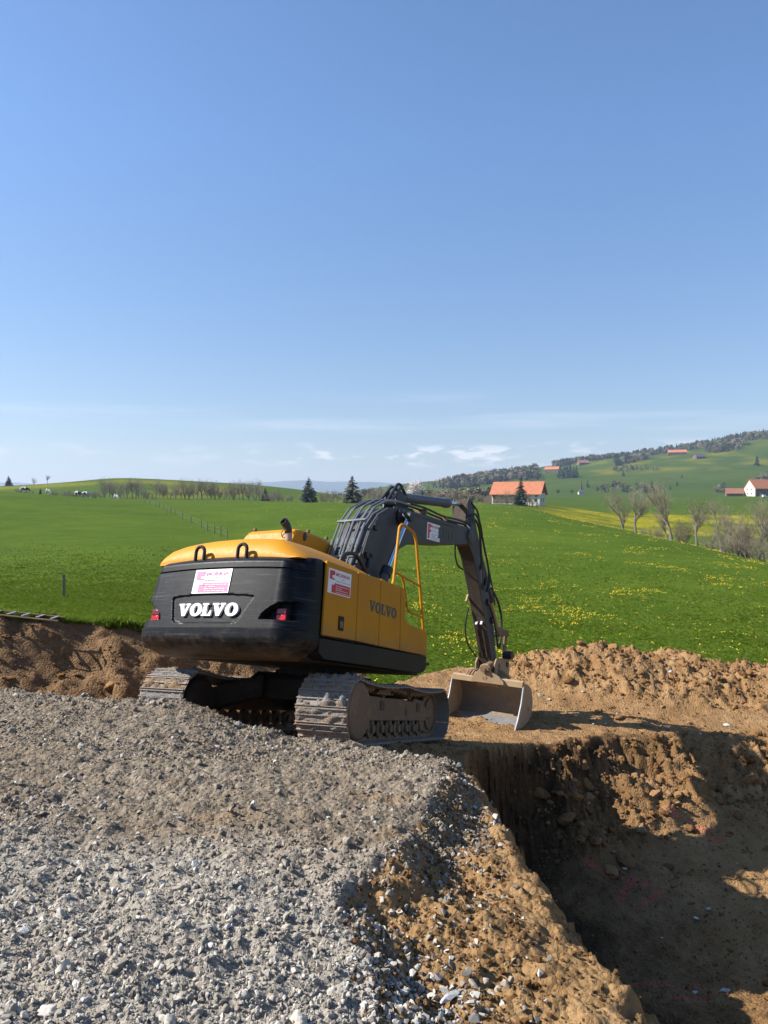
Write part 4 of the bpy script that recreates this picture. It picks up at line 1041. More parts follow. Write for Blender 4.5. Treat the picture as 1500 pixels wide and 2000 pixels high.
for x_, y_ in ((-.30, 1.24), (-.28, .62), (.05, .40), (.6, .40)):
    m = MB(); m.box((x_, y_, 3.285), (.05, .05, .05)); m.build('roof_bolt', M['frame'], ROOF, .006)
m = MB(); m.box((-.1, .85, 2.2), (.5, .5, .14)); m.box((-.3, .85, 2.55), (.14, .5, .7)); m.build('driver_seat', M['rubber'], EX, .03)
m = MB(); m.tube([(.95, .46, 2.2), (.98, .44, 2.6), (.86, .42, 3.0)], .016, 6); m.build('cab_grab_rail', M['rubber'], EX)
# ---- tank handrail
m = MB()
def arcpath(pts, r=.06, n=5):
    pts = [Vector(p) for p in pts]; o_ = [pts[0]]
    for a, b, c in zip(pts[:-2], pts[1:-1], pts[2:]):
        u, w = (a - b), (c - b); rr = min(r, u.length * .45, w.length * .45); p0, p1 = b + u.normalized() * rr, b + w.normalized() * rr
        for i in range(n + 1):
            t_ = i / n; o_.append(p0 * (1 - t_) ** 2 + b * 2 * t_ * (1 - t_) + p1 * t_ ** 2)
    return o_ + [pts[-1]]
yh = -1.25
HR = MB().tube(arcpath([(.03, yh, 2.31), (.10, yh, 2.40), (.20, yh, 3.30), (.30, yh, 3.36), (.70, yh, 3.30), (.78, yh, 3.20), (1.20, yh, 1.74)], .07), .024, 10).build('handrail', M['yellow'], EX)
MB().tube(arcpath([(.13, yh, 2.56), (1.03, yh, 2.47)], .05), .019, 8).build('handrail_bar', M['yellow'], HR)
MB().tube(arcpath([(.33, yh, 2.55), (.42, yh, 2.46), (.50, yh, 2.28), (.60, yh, 2.02), (1.13, yh, 1.98)], .09), .019, 8).build('handrail_bar', M['yellow'], HR)
MB().lathe([(.05, 0), (.05, .02), (.001, .02)], (1.20, yh, 1.73), 'z', 12).build('rail_foot', M['yellow'], HR)

# ---- boom
HW = .27
BO = [(-.12, 1.95), (.22, 2.42), (.58, 2.80), (.74, 3.12), (.93, 3.52), (1.2, 3.82), (1.55, 4.02), (1.95, 4.12), (2.85, 4.22), (4.3, 4.36), (5.08, 4.46), (5.26, 4.43), (5.36, 4.30), (5.30, 4.15), (5.02, 4.06), (4.46, 3.93), (3.4, 3.74), (2.38, 3.52), (2.05, 3.36), (1.75, 3.05), (1.22, 2.62), (.7, 2.12), (.38, 1.76), (.1, 1.66), (-.12, 1.78)]
BOOM = MB().prism(BO, -HW, HW).build('boom', M['grey'], EX, .016, smooth=40)
m = MB()
for sg in (-1, 1):
    m.prism([(p[0], p[1]) for p in [(.70, 3.0), (.90, 3.46), (1.17, 3.76), (1.53, 3.96), (1.95, 4.065), (2.85, 4.165), (4.3, 4.305), (4.3, 4.285), (2.85, 4.145), (1.95, 4.045), (1.55, 3.945), (1.2, 3.75), (.93, 3.44), (.73, 2.99)]], sg * (HW + .001), sg * (HW + .014))
m.build('weld_seam', M['grey'], BOOM)
for sg in (-1, 1):
    MB().lathe([(.001, 0), (.13, 0), (.15, .02), (.15, .07), (.10, .09), (.001, .09)] if sg > 0 else [(.001, 0), (.13, 0), (.15, -.02), (.15, -.07), (.10, -.09), (.001, -.09)], (1.95, sg * HW, 3.93), 'y', 22).build('cylinder_pin', M['rubber'], BOOM)
    MB().lathe([(.001, 0), (.12, 0), (.13, sg * .02), (.13, sg * .05), (.06, sg * .06), (.001, sg * .06)], (5.18, sg * HW, 4.27), 'y', 20).build('boom_tip_pin', M['grey'], BOOM)
    # boom cylinder
    a, b = Vector((.62, sg * .46, 1.75)), Vector((1.93, sg * .46, 3.92)); d = (b - a).normalized()
    mid = a + d * 1.22
    MB().tube([a, mid, mid + d * .02], [.088, .088, .094], 16).build('boom_cylinder', M['grey'], EX)
    MB().tube([mid - d * .10, mid + d * .06], [.105, .105], 16).build('cylinder_gland', M['rubber'], EX)
    MB().tube([mid, b - d * .05], .046, 14).build('cylinder_rod', M['chrome'], EX)
    MB().lathe([(.001, -.09), (.095, -.09), (.095, .09), (.001, .09)], tuple(b), 'y', 16).build('rod_eye', M['rubber'], EX)
MB().box((.85, -HW - .03, 3.0), (.12, .05, .10)).box((.95, -HW - .05, 3.02), (.10, .06, .05)).build('valve_block', M['rubber'], BOOM, .01)
MB().box((1.08, -HW - .02, 3.55), (.10, .05, .12)).build('hose_clamp', M['rubber'], BOOM, .01)
# steel pipes and hoses over the back of the boom
def back(off):
    base = [(.42, 2.60), (.56, 2.88), (.70, 3.22), (.86, 3.56), (1.12, 3.86), (1.5, 4.07), (1.95, 4.17), (2.5, 4.23)]
    o_ = []
    for i, p in enumerate(base):
        a, b = Vector(base[max(i - 1, 0)]), Vector(base[min(i + 1, len(base) - 1)]); d = (b - a).normalized(); o_.append((p[0] - d.y * off, p[1] + d.x * off))
    return o_
for i, y_ in enumerate((-.235, -.17, -.105, -.03, .06, .14, .215, .27)):
    off = (.06, .09, .05, .10, .06, .10, .055, .085)[i]
    bp = back(off); path = [(p[0], y_, p[1]) for p in bp]
    m = MB().tube(arcpath([path[0], path[2], path[3], path[4], path[5], path[6], path[7]], .06, 4), .016 if i % 3 else .021, 8); m.build('steel_pipe', M['pipe'], BOOM)
    p0 = Vector(path[2]); p1 = Vector(path[1])
    MB().tube([p0, p0 + (p1 - p0) * .35], .029, 8).build('pipe_fitting', M['pipe'], BOOM)
    e0 = Vector(path[0])
    MB().tube(arcpath([e0 + Vector((.03, 0, .06)), e0 + Vector((-.08, 0, -.18)), e0 + Vector((-.25, -.02, -.34)), e0 + Vector((-.5, 0, -.40))], .15), .027, 8).build('hose', M['rubber'], BOOM)
for k_ in (1, 3):
    q = back(.10)[k_]; MB().box((q[0], .02, q[1]), (.05, .58, .035), Matrix.Rotation(-1.0 if k_ == 1 else -.95, 3, 'Y')).build('pipe_bracket', M['pipe'], BOOM, .006)
for y_, zo in ((-.24, .10), (-.16, .05), (.05, .07), (.20, .09)):
    MB().tube(arcpath([(2.45, y_, 4.27 + zo * .5), (3.1, y_ * .95, 4.30 + zo), (3.9, y_ * .9, 4.36 + zo * .6), (4.7, y_ * .9, 4.44 + zo), (5.25, y_ * .9, 4.54 + zo * .4), (5.45, y_, 4.40)], .3), .024, 8).build('hose', M['rubber'], BOOM)
for x_ in (3.05, 4.0):
    MB().box((x_, 0, 4.31 + (x_ - 3) * .08), (.06, .54, .11), Matrix.Rotation(-.09, 3, 'Y')).build('pipe_bracket', M['frame'], BOOM, .008)
for y_, h_ in ((.10, .0), (-.07, .05), (-.14, -.04)):
    MB().tube(arcpath([(1.78, y_, 4.20), (1.98, y_, 4.38 + h_), (2.22, y_ * .8, 4.64 + h_), (2.42, y_ * .6, 4.62 + h_), (2.55, y_ * .5, 4.46)], .16), .026, 8).build('hose', M['rubber'], BOOM)
# big loop of hose beside the boom foot
MB().tube(arcpath([(-.25, -.42, 2.42), (-.20, -.46, 2.80), (.12, -.50, 2.90), (.55, -.42, 2.74), (.86, -.31, 2.72), (.92, -.29, 2.98)], .22), .034, 10).build('hose', M['rubber'], BOOM)
MB().tube(arcpath([(-.35, -.35, 2.40), (-.32, -.38, 2.70), (-.08, -.40, 2.78), (.10, -.36, 2.55)], .18), .030, 10).build('hose', M['rubber'], BOOM)
MB().box((-.1, -.35, 2.40), (.5, .5, .25)).build('swivel_valve', M['black_plain'], EX, .03)
morina_sign(BOOM, .58, .345, lambda u, v, t: (3.10 + u, -HW - .001 - t, 3.77 + v + .09 * u), M['decal_red'], 'flag')
volvo(BOOM, M['letter_boom'], 1.35, .003, lambda u, v, t: (3.02 + u, -HW - .0015 - t, 3.84 + v + .09 * u), only='LVO', wide=.92)
# arm cylinder on top
a, b = Vector((2.20, 0, 4.42)), Vector((5.33, 0, 5.05)); d = (b - a).normalized(); mid = a + d * 2.42
ARC = MB().tube([a, mid - d * .22, mid - d * .2, mid, mid + d * .02], [.095, .095, .108, .108, .085], 18).build('arm_cylinder', paint('grey_cylinder_paint', (.085, .10, .12), .4, (.13, .1, .07), .3, 2.5), EX)
MB().tube([mid, b], .05, 14).build('cylinder_rod', M['chrome'], EX)
m = MB()
for sg in (-1, 1): m.prism([(1.98, 4.10), (2.05, 4.40), (2.16, 4.52), (2.30, 4.50), (2.46, 4.30), (2.75, 4.18)], sg * .10, sg * .145)
m.build('cylinder_bracket', M['grey'], BOOM, .008)
# ---- arm (stick)
AW = .16
AR = [(5.24, 5.08), (5.30, 5.17), (5.42, 5.18), (5.60, 5.06), (5.85, 4.62), (6.08, 4.28), (6.40, 3.72), (6.80, 3.02), (7.05, 2.45), (7.27, 1.72), (7.26, 1.62), (7.16, 1.56), (7.06, 1.58), (6.99, 1.70), (6.45, 2.70), (6.08, 3.36), (5.73, 3.90), (5.48, 4.12), (5.18, 4.16), (5.06, 4.25), (5.10, 4.40), (5.22, 4.55)]
m = MB().prism(AR, -AW, AW)
ARM = m.build('arm', [M['grey'], M['grey_dirty']], EX, .014, smooth=40)
for p in ARM.data.polygons:
    if p.normal.x < -.3: p.material_index = 1
for sg in (-1, 1):
    MB().prism([(5.02, 4.24), (5.12, 4.12), (5.30, 4.12), (5.60, 4.30), (5.45, 4.62), (5.2, 4.55)], sg * .17, sg * .31).build('arm_boss', M['grey'], ARM, .02)
    MB().prism([(5.20, 5.05), (5.30, 5.19), (5.45, 5.19), (5.62, 5.05), (5.60, 4.75), (5.30, 4.65)], sg * .161, sg * .20).build('ear_plate', M['grey'], ARM, .01)
for y_ in (-.06, .06):
    MB().tube([(6.60, y_, 2.375), (6.93, y_, 1.78)], .022, 6).build('rib', M['grey_dirty'], ARM)
    MB().box((6.52, y_, 2.52), (.03, .05, .10), Matrix.Rotation(.5, 3, 'Y')).build('rib', M['lip'], ARM)
# bucket cylinder and hoses in front of the arm
a, b = Vector((6.28, 0, 4.22)), Vector((7.78, 0, 2.42)); d = (b - a).normalized(); mid = a + d * 1.45
MB().tube([a, mid], .085, 14).build('bucket_cylinder', M['grey'], EX)
MB().tube([mid, b], .045, 12).build('cylinder_rod', paint('dusty_rod', (.42, .33, .2), .35, (.3, .2, .1), .4, 5.0, metal=.5), EX)
MB().box((7.80, -.02, 2.40), (.16, .40, .15)).build('rod_eye', M['rubber'], EX, .03)
m = MB()
for sg in (-1, 1): m.prism([(7.72, 2.48), (7.86, 2.46), (7.78, 1.66), (7.58, 1.62)], sg * .20, sg * .16)
m.build('bucket_link', M['frame'], EX, .01)
m = MB()
for sg in (-1, 1): m.prism([(7.05, 2.42), (7.16, 2.50), (7.84, 2.46), (7.82, 2.34), (7.2, 2.30)], sg * .245, sg * .205)
m.build('side_link', M['frame'], EX, .01)
for pts, r_ in (([(5.05, -.26, 4.55), (5.35, -.33, 4.72), (5.62, -.33, 4.55), (5.80, -.30, 4.1), (5.95, -.28, 3.6), (6.05, -.26, 3.2), (6.35, -.2, 3.35), (6.42, -.18, 3.55)], .028),
               ([(5.1, -.22, 4.6), (5.5, -.26, 4.9), (5.85, -.24, 4.75), (6.15, -.2, 4.35), (6.5, -.2, 3.85), (6.62, -.2, 3.45), (6.5, -.19, 3.25)], .026),
               ([(5.4, -.2, 5.1), (5.75, -.22, 5.0), (6.0, -.2, 4.6), (6.35, -.19, 4.1), (6.75, -.19, 3.5), (7.0, -.19, 3.0)], .022),
               ([(6.75, -.18, 3.4), (7.2, -.2, 3.1), (7.45, -.2, 2.75), (7.5, -.18, 2.35), (7.45, -.15, 2.0)], .028),
               ([(6.6, -.19, 3.0), (6.85, -.22, 2.7), (7.05, -.22, 2.35), (7.2, -.22, 2.0)], .024),
               ([(5.42, .17, 4.2), (5.46, .19, 3.95), (5.62, .19, 3.70), (5.86, .16, 3.66)], .020),
               ([(6.35, .2, 2.85), (6.45, .33, 2.4), (6.72, .36, 2.02), (7.0, .25, 1.78)], .018)):
    MB().tube(arcpath(pts, .25), r_, 8).build('hose', M['rubber'], ARM)
for x_, z_ in ((6.2, 3.75), (6.62, 3.0), (6.9, 2.62)):
    MB().box((x_ - .05, -.19, z_), (.12, .06, .12), Matrix.Rotation(.5, 3, 'Y')).build('hose_clamp', M['rubber'], ARM, .01)
MB().box((6.22, .185, 3.05), (.06, .05, .20), Matrix.Rotation(.5, 3, 'Y')).build('work_lamp', M['bucket'], ARM, .01)
# ---- quick coupler and tilting ditch-cleaning bucket
M['bucket_in'] = paint('worn_bucket_plate', (0.20, 0.165, 0.125), 0.7, (0.34, 0.24, 0.14), 0.9, 2.2, c2=(0.12, 0.10, 0.08), spec=0.2)
CP = empty('quick_coupler', (7.12, -.02, 1.56), parent=EX); CP.rotation_euler = (R(3), R(-14), 0)
m = MB()
for sg in (-1, 1): m.prism([(-.22, .12), (-.10, .22), (.12, .20), (.62, .10), (.74, -.05), (.66, -.42), (.35, -.52), (-.08, -.46), (-.22, -.28)], sg * .255, sg * .215)
m.build('side_plate', M['bucket'], CP, .012)
MB().box((-.08, 0, -.10), (.14, .43, .08)).build('cross_bar', M['frame'], CP, .02)
MB().box((-.14, 0, -.24), (.10, .43, .07)).build('cross_bar', M['bucket'], CP, .015)
MB().box((.25, 0, -.36), (.70, .43, .16)).build('base_plate', M['bucket'], CP, .02)
MB().lathe([(.001, -.27), (.055, -.27), (.055, .27), (.001, .27)], (.03, 0, .04), 'y', 14).build('pivot_pin', M['frame'], CP)
MB().lathe([(.001, -.28), (.07, -.28), (.07, .28), (.001, .28)], (.55, 0, -.02), 'y', 14).build('pivot_pin', M['rubber'], CP)
MB().lathe([(.001, -.10), (.10, -.10), (.10, .12), (.001, .12)], (.45, -.33, .22), 'y', 14).build('tilt_motor', M['rubber'], CP)
BK = empty('bucket', (7.02, -.03, .34), parent=EX); BK.rotation_euler = (R(5.2), R(-17), R(0)); BK.scale = (1, 1, .86)
def bprof(off):
    # inside/outside profile in (x, z), opening towards -x
    base = [(-.46, .0), (.10, .0), (.34, .03), (.52, .13), (.62, .30), (.63, .50), (.55, .72), (.40, .90), (.22, 1.01), (.12, 1.03)]
    o_ = []
    for i, p in enumerate(base):
        a, b = Vector(base[max(i - 1, 0)]), Vector(base[min(i + 1, len(base) - 1)]); d = (b - a).normalized(); o_.append((p[0] + d.y * off, p[1] - d.x * off))
    return o_
BWD = .86
i_, o_ = bprof(0), bprof(.028)
MB().prism(i_[2:] + o_[2:][::-1], -BWD, BWD).build('bucket_shell', M['bucket_in'], BK, smooth=40)
MB().prism(i_[:3] + [(.34, .018), (.10, -.02), (-.46, -.02)], -BWD, BWD).build('bucket_floor', M['lip'], BK)
MB().box((-.52, 0, -.012), (.22, BWD * 2 + .04, .028)).build('cutting_edge', M['lip'], BK, .006)
for sg in (-1, 1):
    MB().prism([(-.60, -.02), (.12, -.03), (.40, .0), (.58, .11), (.67, .29), (.68, .51), (.60, .74), (.44, .93), (.24, 1.05), (.08, 1.07), (.05, 1.0), (-.10, .62), (-.34, .26)], sg * BWD, sg * (BWD + .03)).build('side_wall', M['bucket'], BK, .006)
    MB().tube([(-.60, sg * (BWD + .015), -.015), (-.34, sg * (BWD + .015), .26), (-.10, sg * (BWD + .015), .62), (.05, sg * (BWD + .015), 1.0)], .019, 6).build('wear_edge', M['lip'], BK)
    MB().lathe([(.001, 0), (.05, 0), (.05, sg * .03), (.001, sg * .03)], (.35, sg * (BWD + .03), .35), 'y', 12).build('side_boss', M['bucket'], BK)
MB().prism([(.04, .985), (.06, 1.13), (.10, 1.15), (.18, 1.14), (.16, 1.0)], -BWD, BWD).build('top_beam', M['bucket'], BK, .01)
m = MB(); m.add([], [])
hp = [(-.43, 1.10), (-.33, 1.22), (-.12, 1.34), (-.10, 1.46), (-.05, 1.52), (.06, 1.53), (.13, 1.48), (.16, 1.36), (.30, 1.22), (.36, 1.10), (.36, 1.02), (-.43, 1.02)]
m.loft([[(.02, y_, z_) for y_, z_ in hp], [(-.02, y_, z_) for y_, z_ in hp]]); m.build('hanger_plate', M['bucket'], BK, .006, smooth=0)
m = MB(); m.loft([[(.40, y_, z_) for y_, z_ in hp], [(.44, y_, z_) for y_, z_ in hp]]); m.build('hanger_plate', M['bucket'], BK, .006, smooth=0)
MB().box((.22, -.03, 1.09), (.40, .7, .07)).build('hanger_base', M['bucket'], BK, .01)
MB().lathe([(.001, -.10), (.045, -.10), (.045, -.06), (.105, -.06), (.105, .5), (.001, .5)], (.0, .02, 1.40), 'x', 18).build('tilt_pin', M['frame'], BK)
m = MB(); add_text(m, '17', .13, 0, 0, .003, lambda u, v, t: (-.0215 - t, .06 - u, 1.10 + v)); m.build('weld_number', M['frame'], BK, smooth=0)
for y_ in (.42, .34, .27):
    MB().tube(arcpath([(.1, y_ + .12, 1.13), (.1, y_ + .02, 1.32), (.1, y_ - .12, 1.34), (.12, y_ - .2, 1.2)], .1), .016, 6).build('hose', M['bucket'] if y_ > .4 else M['rubber'], BK)

# ---- undercarriage
def under(o): o.rotation_euler.z = SLEW; return o
UB = under(MB().prism([(-.75, .55), (.75, .55), (.75, .85), (.55, .95), (-.55, .95), (-.75, .85)], -.72, .72).build('car_body', M['frame_dark'], EX, .02))
MB().lathe([(.62, .90), (.62, 1.0), (.56, 1.0), (.56, 1.06), (.001, 1.06)], (0, 0, 0), 'z', 36).build('slew_ring', M['frame_dark'], UB)
for sx in (-1, 1):
    for sg in (-1, 1):
        m = MB(); m.loft([[(sx * .55, sg * .55, .58), (sx * .55 + sx * .35, sg * .4, .58), (sx * .55 + sx * .35, sg * .4, .88), (sx * .55, sg * .55, .92)], [(sx * 1.1, sg * 1.0, .36), (sx * 1.38, sg * 1.0, .36), (sx * 1.38, sg * 1.0, .66), (sx * 1.1, sg * 1.0, .68)]]); m.build('frame_leg', M['frame_dark'], UB, .015)
# track path: sprocket at the rear (-x), idler at the front
def track_path():
    pts = []; rs, ri, xs_, xi, zc = .40, .385, -1.80, 1.82, .455
    for a in np.linspace(math.pi * 1.5, math.pi * .5, 22): pts.append((xs_ + rs * math.cos(a), zc + rs * math.sin(a)))     # round the sprocket, bottom to top
    for f in np.linspace(0, 1, 26)[1:-1]:
        x_ = xs_ + (xi - xs_) * f; sag = -.045 * (abs(math.sin(math.pi * 2 * f))) - .01
        pts.append((x_, zc + rs * (1 - f) + ri * f + sag))
    for a in np.linspace(math.pi * .5, -math.pi * .5, 22): pts.append((xi + ri * math.cos(a), zc + ri * math.sin(a)))
    for f in np.linspace(0, 1, 26)[1:-1]: pts.append((xi + (xs_ - xi) * f, zc - ri * (1 - f) - rs * f))
    return pts
tp = track_path(); tp.append(tp[0])
seg_ = [math.hypot(tp[i + 1][0] - tp[i][0], tp[i + 1][1] - tp[i][1]) for i in range(len(tp) - 1)]; cum_ = np.concatenate([[0], np.cumsum(seg_)])
NSH = int(round(cum_[-1] / .192))
def on_path(s):
    s = s % cum_[-1]; i = min(int(np.searchsorted(cum_, s, side='right') - 1), len(seg_) - 1); f = (s - cum_[i]) / seg_[i]
    p = np.array(tp[i]) * (1 - f) + np.array(tp[i + 1]) * f; return p
SW = .35
def shoe_mesh(seed):
    r_ = random.Random(seed); m = MB()
    # cross-section of a triple-grouser shoe (local x along the track, z outwards)
    prof = [(-.098, .0), (-.098, .030), (-.088, .034), (-.078, .010), (-.010, .008), (-.006, .036), (.008, .036), (.012, .008), (.070, .010), (.076, .034), (.088, .034), (.092, .012), (.094, -.004), (-.09, -.012)]
    return m.prism(prof, -SW, SW).mesh('track_shoe', 30)
shoe_me = shoe_mesh(1); shoe_me.materials.append(M['shoe'])
link_me = MB().prism([(-.092, -.012), (.092, -.012), (.082, -.085), (.03, -.062), (-.03, -.062), (-.082, -.085)], -.115, -.065).prism([(-.092, -.012), (.092, -.012), (.082, -.085), (.03, -.062), (-.03, -.062), (-.082, -.085)], .065, .115).mesh('track_link', 30); link_me.materials.append(M['frame'])
def mud_mesh(seed):
    r_ = np.random.default_rng(seed); nu, nv = 22, 7; P_ = np.zeros((nv, nu, 3))
    uu, vv = np.meshgrid(np.linspace(-SW * .96, SW * .94, nu), np.linspace(-.088, .088, nv))
    h = .012 + .030 * fbm(uu * 9 + seed * 7.1, vv * 14 + seed * 3.3, seed, 4) + .012 * fbm(uu * 2.5 + seed, vv * 2, seed + 3, 2)
    ed = np.minimum(1, np.minimum((SW - np.abs(uu)) / .05, (.098 - np.abs(vv)) / .02))
    P_[..., 0] = vv; P_[..., 1] = uu; P_[..., 2] = np.where(h > 0, h, -.006) * np.clip(ed, 0, 1) + .004
    return grid_mesh('caked_mud', P_[:, ::-1])
t = NT('caked_mud'); nn = t.noise(9, 6, .7); nf = t.noise(60, 4, .6); rr = t.rnd()
M['mud'] = t.done(t.mix(t.mr(t.math('ADD', nn, t.math('MULTIPLY', rr, .35)), .52, .75), t.mix(t.mr(nf, .35, .65), (.20, .125, .07), (.30, .20, .115)), t.mix(t.mr(nf, .4, .65), (.15, .14, .13), (.30, .29, .27))), .95, 0, t.bump(t.math('ADD', nn, nf), .9, .03), .1)
mud_me = [mud_mesh(i + 1) for i in range(6)]
for m_ in mud_me: m_.materials.append(M['mud'])
for side in (-1, 1):
    yc = side * 1.195
    CH = under(empty('track', (0, 0, 0), parent=EX))
    for k in range(NSH):
        s = (k + .5 * (side > 0)) * cum_[-1] / NSH; p = on_path(s); a = on_path(s - .09); b = on_path(s + .09); d = b - a; ang_ = math.atan2(d[1], d[0])
        for nm, me_ in (('track_shoe', shoe_me), ('track_link', link_me)):
            o = bpy.data.objects.new(nm, me_); col.objects.link(o); o.parent = CH; o.location = (p[0], yc, p[1]); o.rotation_euler = (0, -ang_, 0)
        rear = p[0] < -1.3
        if rear or random.random() < .75:
            o = bpy.data.objects.new('caked_mud', random.choice(mud_me)); col.objects.link(o); o.parent = CH; o.location = (p[0], yc, p[1]); o.rotation_euler = (0, -ang_, 0)
            o.scale = (1, 1, .8 + (2.0 if rear and side < 0 else 1.2 if rear else .5) * random.random() ** 1.5)
    # track frame with everything it carries
    yo, yi = side * 1.36, side * 1.06
    TF = under(MB().prism([(-1.42, .37), (1.42, .37), (1.42, .52), (1.30, .60), (.62, .64), (.30, .66), (-.9, .66), (-1.30, .63), (-1.46, .52)], yi, yo).build('track_frame', M['frame'], EX, .012))
    m = MB(); m.prism([(-1.35, .345), (1.40, .345), (1.40, .54), (1.28, .60), (.66, .63), (-.98, .67), (-1.35, .67)], yo - side * .01, yo + side * .022); m.build('side_guard', M['frame'], TF, .008)
    MB().lathe([(.001, 0), (.05, 0), (.05, side * .006), (.001, side * .006)], (.42, yo + side * .022, .47), 'y', 14).build('access_hole', M['rubber'], TF)
    for x_ in (-.62, .98): MB().box((x_, yo + side * .028, .55), (.16, .012, .13)).build('recess_plate', M['rubber'], TF, .008)
    MB().prism([(-.85, .70), (-.70, .77), (-.35, .77), (-.22, .70)], yo - side * .1, yo + side * .02).build('top_bracket', M['frame'], TF, .01)
    MB().prism([(.72, .60), (.80, .68), (1.2, .66), (1.3, .58)], yo - side * .1, yo + side * .02).build('top_bracket', M['frame'], TF, .01)
    for x_ in (-.42, .72): MB().lathe([(.001, -.16), (.055, -.16), (.055, -.13), (.085, -.13), (.085, .10), (.07, .13), (.001, .13)], (x_, yc, .745), 'y', 18).build('carrier_roller', M['frame'], TF)
    for k in range(8):
        x_ = -1.22 + k * .345
        m = MB()
        m.lathe([(.001, -.19), (.06, -.19), (.06, -.15), (.125, -.14), (.125, -.12), (.105, -.10), (.105, -.05), (.07, -.04), (.07, .04), (.105, .05), (.105, .10), (.125, .12), (.125, .14), (.06, .15), (.06, .19), (.001, .19)], (x_, yc, .235), 'y', 18); m.build('track_roller', M['frame'], TF)
        MB().box((x_, yo - side * .02, .32), (.09, .05, .09)).build('roller_mount', M['frame'], TF, .008)
    m = MB(); prof = []
    nt = 42; pts = []
    for k in range(nt * 2):
        a = 2 * math.pi * k / (nt * 2); r0_ = .36 if k % 4 < 2 else .31; pts.append((-1.80 + r0_ * math.cos(a), .455 + r0_ * math.sin(a)))
    m.prism(pts, yc - .03, yc + .03); m.build('sprocket', M['frame'], TF, smooth=0)
    MB().lathe([(.001, -.02), (.33, -.02), (.36, .02), (.36, .13), (.335, .155), (.10, .17), (.001, .17)] if side > 0 else [(.001, .02), (.33, .02), (.36, -.02), (.36, -.13), (.335, -.155), (.10, -.17), (.001, -.17)], (-1.80, yc + side * .20, .47), 'y', 36).build('final_drive', M['frame'], TF)
    MB().lathe([(.001, 0), (.27, 0), (.33, side * .06), (.33, side * .20), (.001, side * .20)] , (-1.72, yi - side * .22, .47), 'y', 28).build('travel_motor', M['frame_dark'], TF)
    MB().prism([(-1.62, .30), (-1.35, .30), (-1.35, .72), (-1.62, .78), (-1.70, .6)], yi, yo - side * .02).build('motor_guard', M['frame'], TF, .012)
    MB().lathe([(.001, -.12), (.25, -.12), (.25, -.09), (.35, -.08), (.35, -.05), (.30, -.04), (.30, .04), (.35, .05), (.35, .08), (.25, .09), (.25, .12), (.001, .12)], (1.82, yc, .455), 'y', 30).build('idler_wheel', M['frame'], TF)
    MB().box((1.60, yo - side * .03, .46), (.42, .06, .14)).build('idler_fork', M['frame'], TF, .01)
# ------------------------------------------------------------------ background: fences, cattle, trees, farms, far range
_DS = np.exp(np.linspace(math.log(26), math.log(2300), 900))
def ground_hit(px, py):
    """first point of the ground seen along a line of sight from the site"""
    px = np.atleast_1d(np.asarray(px, float)); py = np.atleast_1d(np.asarray(py, float))
    X_ = (px[:, None] - 750) / 1502 * _DS[None]; zr = (980 - py[:, None]) / 1502 * _DS[None]
    below = zr <= meadow_z(X_, np.broadcast_to(_DS, X_.shape))
    i = np.where(below.any(1), below.argmax(1), -1)
    d = _DS[i]
    return np.stack([(px - 750) / 1502 * d, d, meadow_z((px - 750) / 1502 * d, d)], 1), i >= 0
def at(px, d): x = (px - 750) / 1502 * d; return Vector((x, d, mz(x, d)))
def hit(px, py): return Vector(ground_hit(px, py)[0][0])

# ---- fences
t = NT('weathered_post'); nn = t.noise(6, 5, .7, t.vec((8, 8, 1)))
M['post'] = t.done(t.mix(nn, (.10, .085, .065), (.24, .21, .17)), .9)
M['galv'] = plain('galvanised_steel', (.33, .35, .35), .45, .4)
M['pale_wood'] = plain('pale_new_timber', (.50, .42, .26), .8)
FE = empty('pasture_fence', hit(373, 1022)); tag(FE, 'thin wire fence of dark posts running down the meadow towards the yellow hood', 'fence')
fp = [(284, 983), (292, 986), (304, 990), (311, 993), (320, 997), (334, 1002), (341, 1006), (355.5, 1014), (373, 1022), (393, 1032), (405, 1038), (419, 1044), (431, 1049), (443, 1053)]
tops = []
for i, (a, b) in enumerate(fp):
    q = hit(a, b) - FE.location; m = MB(); h = 1.15 + .12 * math.sin(i * 2.3); m.tube([q + Vector((0, 0, -.2)), q + Vector((.02 * math.sin(i), 0, h))], .075, 7); m.build('post', M['post'], FE); tops.append(q + Vector((0, 0, h * .85)))
m = MB()
for k_ in (1.0, .55): m.tube([Vector((p.x, p.y, p.z - (1 - k_) * 1.0)) for p in tops], .006, 3)
m.build('wire', M['galv'], FE)
q = hit(325.5, 1001.5); m = MB(); m.box((0, 0, .45), (.20, .16, 1.3)); o = m.build('timber_post', M['pale_wood'], None, .01); o.location = q; tag(o, 'pale thick timber post standing among the thin fence posts', 'fence post')
q = at(125, 29.5); m = MB(); m.prism([(-.05, -.3), (.05, -.3), (.05, .86), (-.05, .86)], -.05, -.03).prism([(-.012, -.3), (.012, -.3), (.012, .86), (-.012, .86)], -.03, .05)
o = m.build('steel_post', M['galv'], None); o.location = q; o.data.materials[0] = M['post']; tag(o, 'single grey steel post standing in the grass above the earth bank', 'fence post')
# aluminium ladder lying on the turf edge
pA, pB = Vector((-7.6, 13.85, 0)), Vector((-5.86, 13.95, 0)); pA.z = mz(pA.x, 14.1) + .10; pB.z = mz(pB.x, 14.1) + .04
LD = empty('metal_ladder', (pA + pB) / 2); tag(LD, 'grey metal ladder lying flat on the turf edge above the earth bank', 'ladder')
a, b = pA - LD.location, pB - LD.location; sd = Vector((.0, .30, .02))
for s in (-.5, .5): MB().tube([a + sd * s, b + sd * s], .018, 6).build('rail', M['frame'], LD)
for k_ in range(7):
    p = a + (b - a) * (.06 + k_ * .145); MB().box(tuple(p + Vector((0, 0, .02))), (.05, .28, .014)).build('rung', M['galv'], LD, .004)

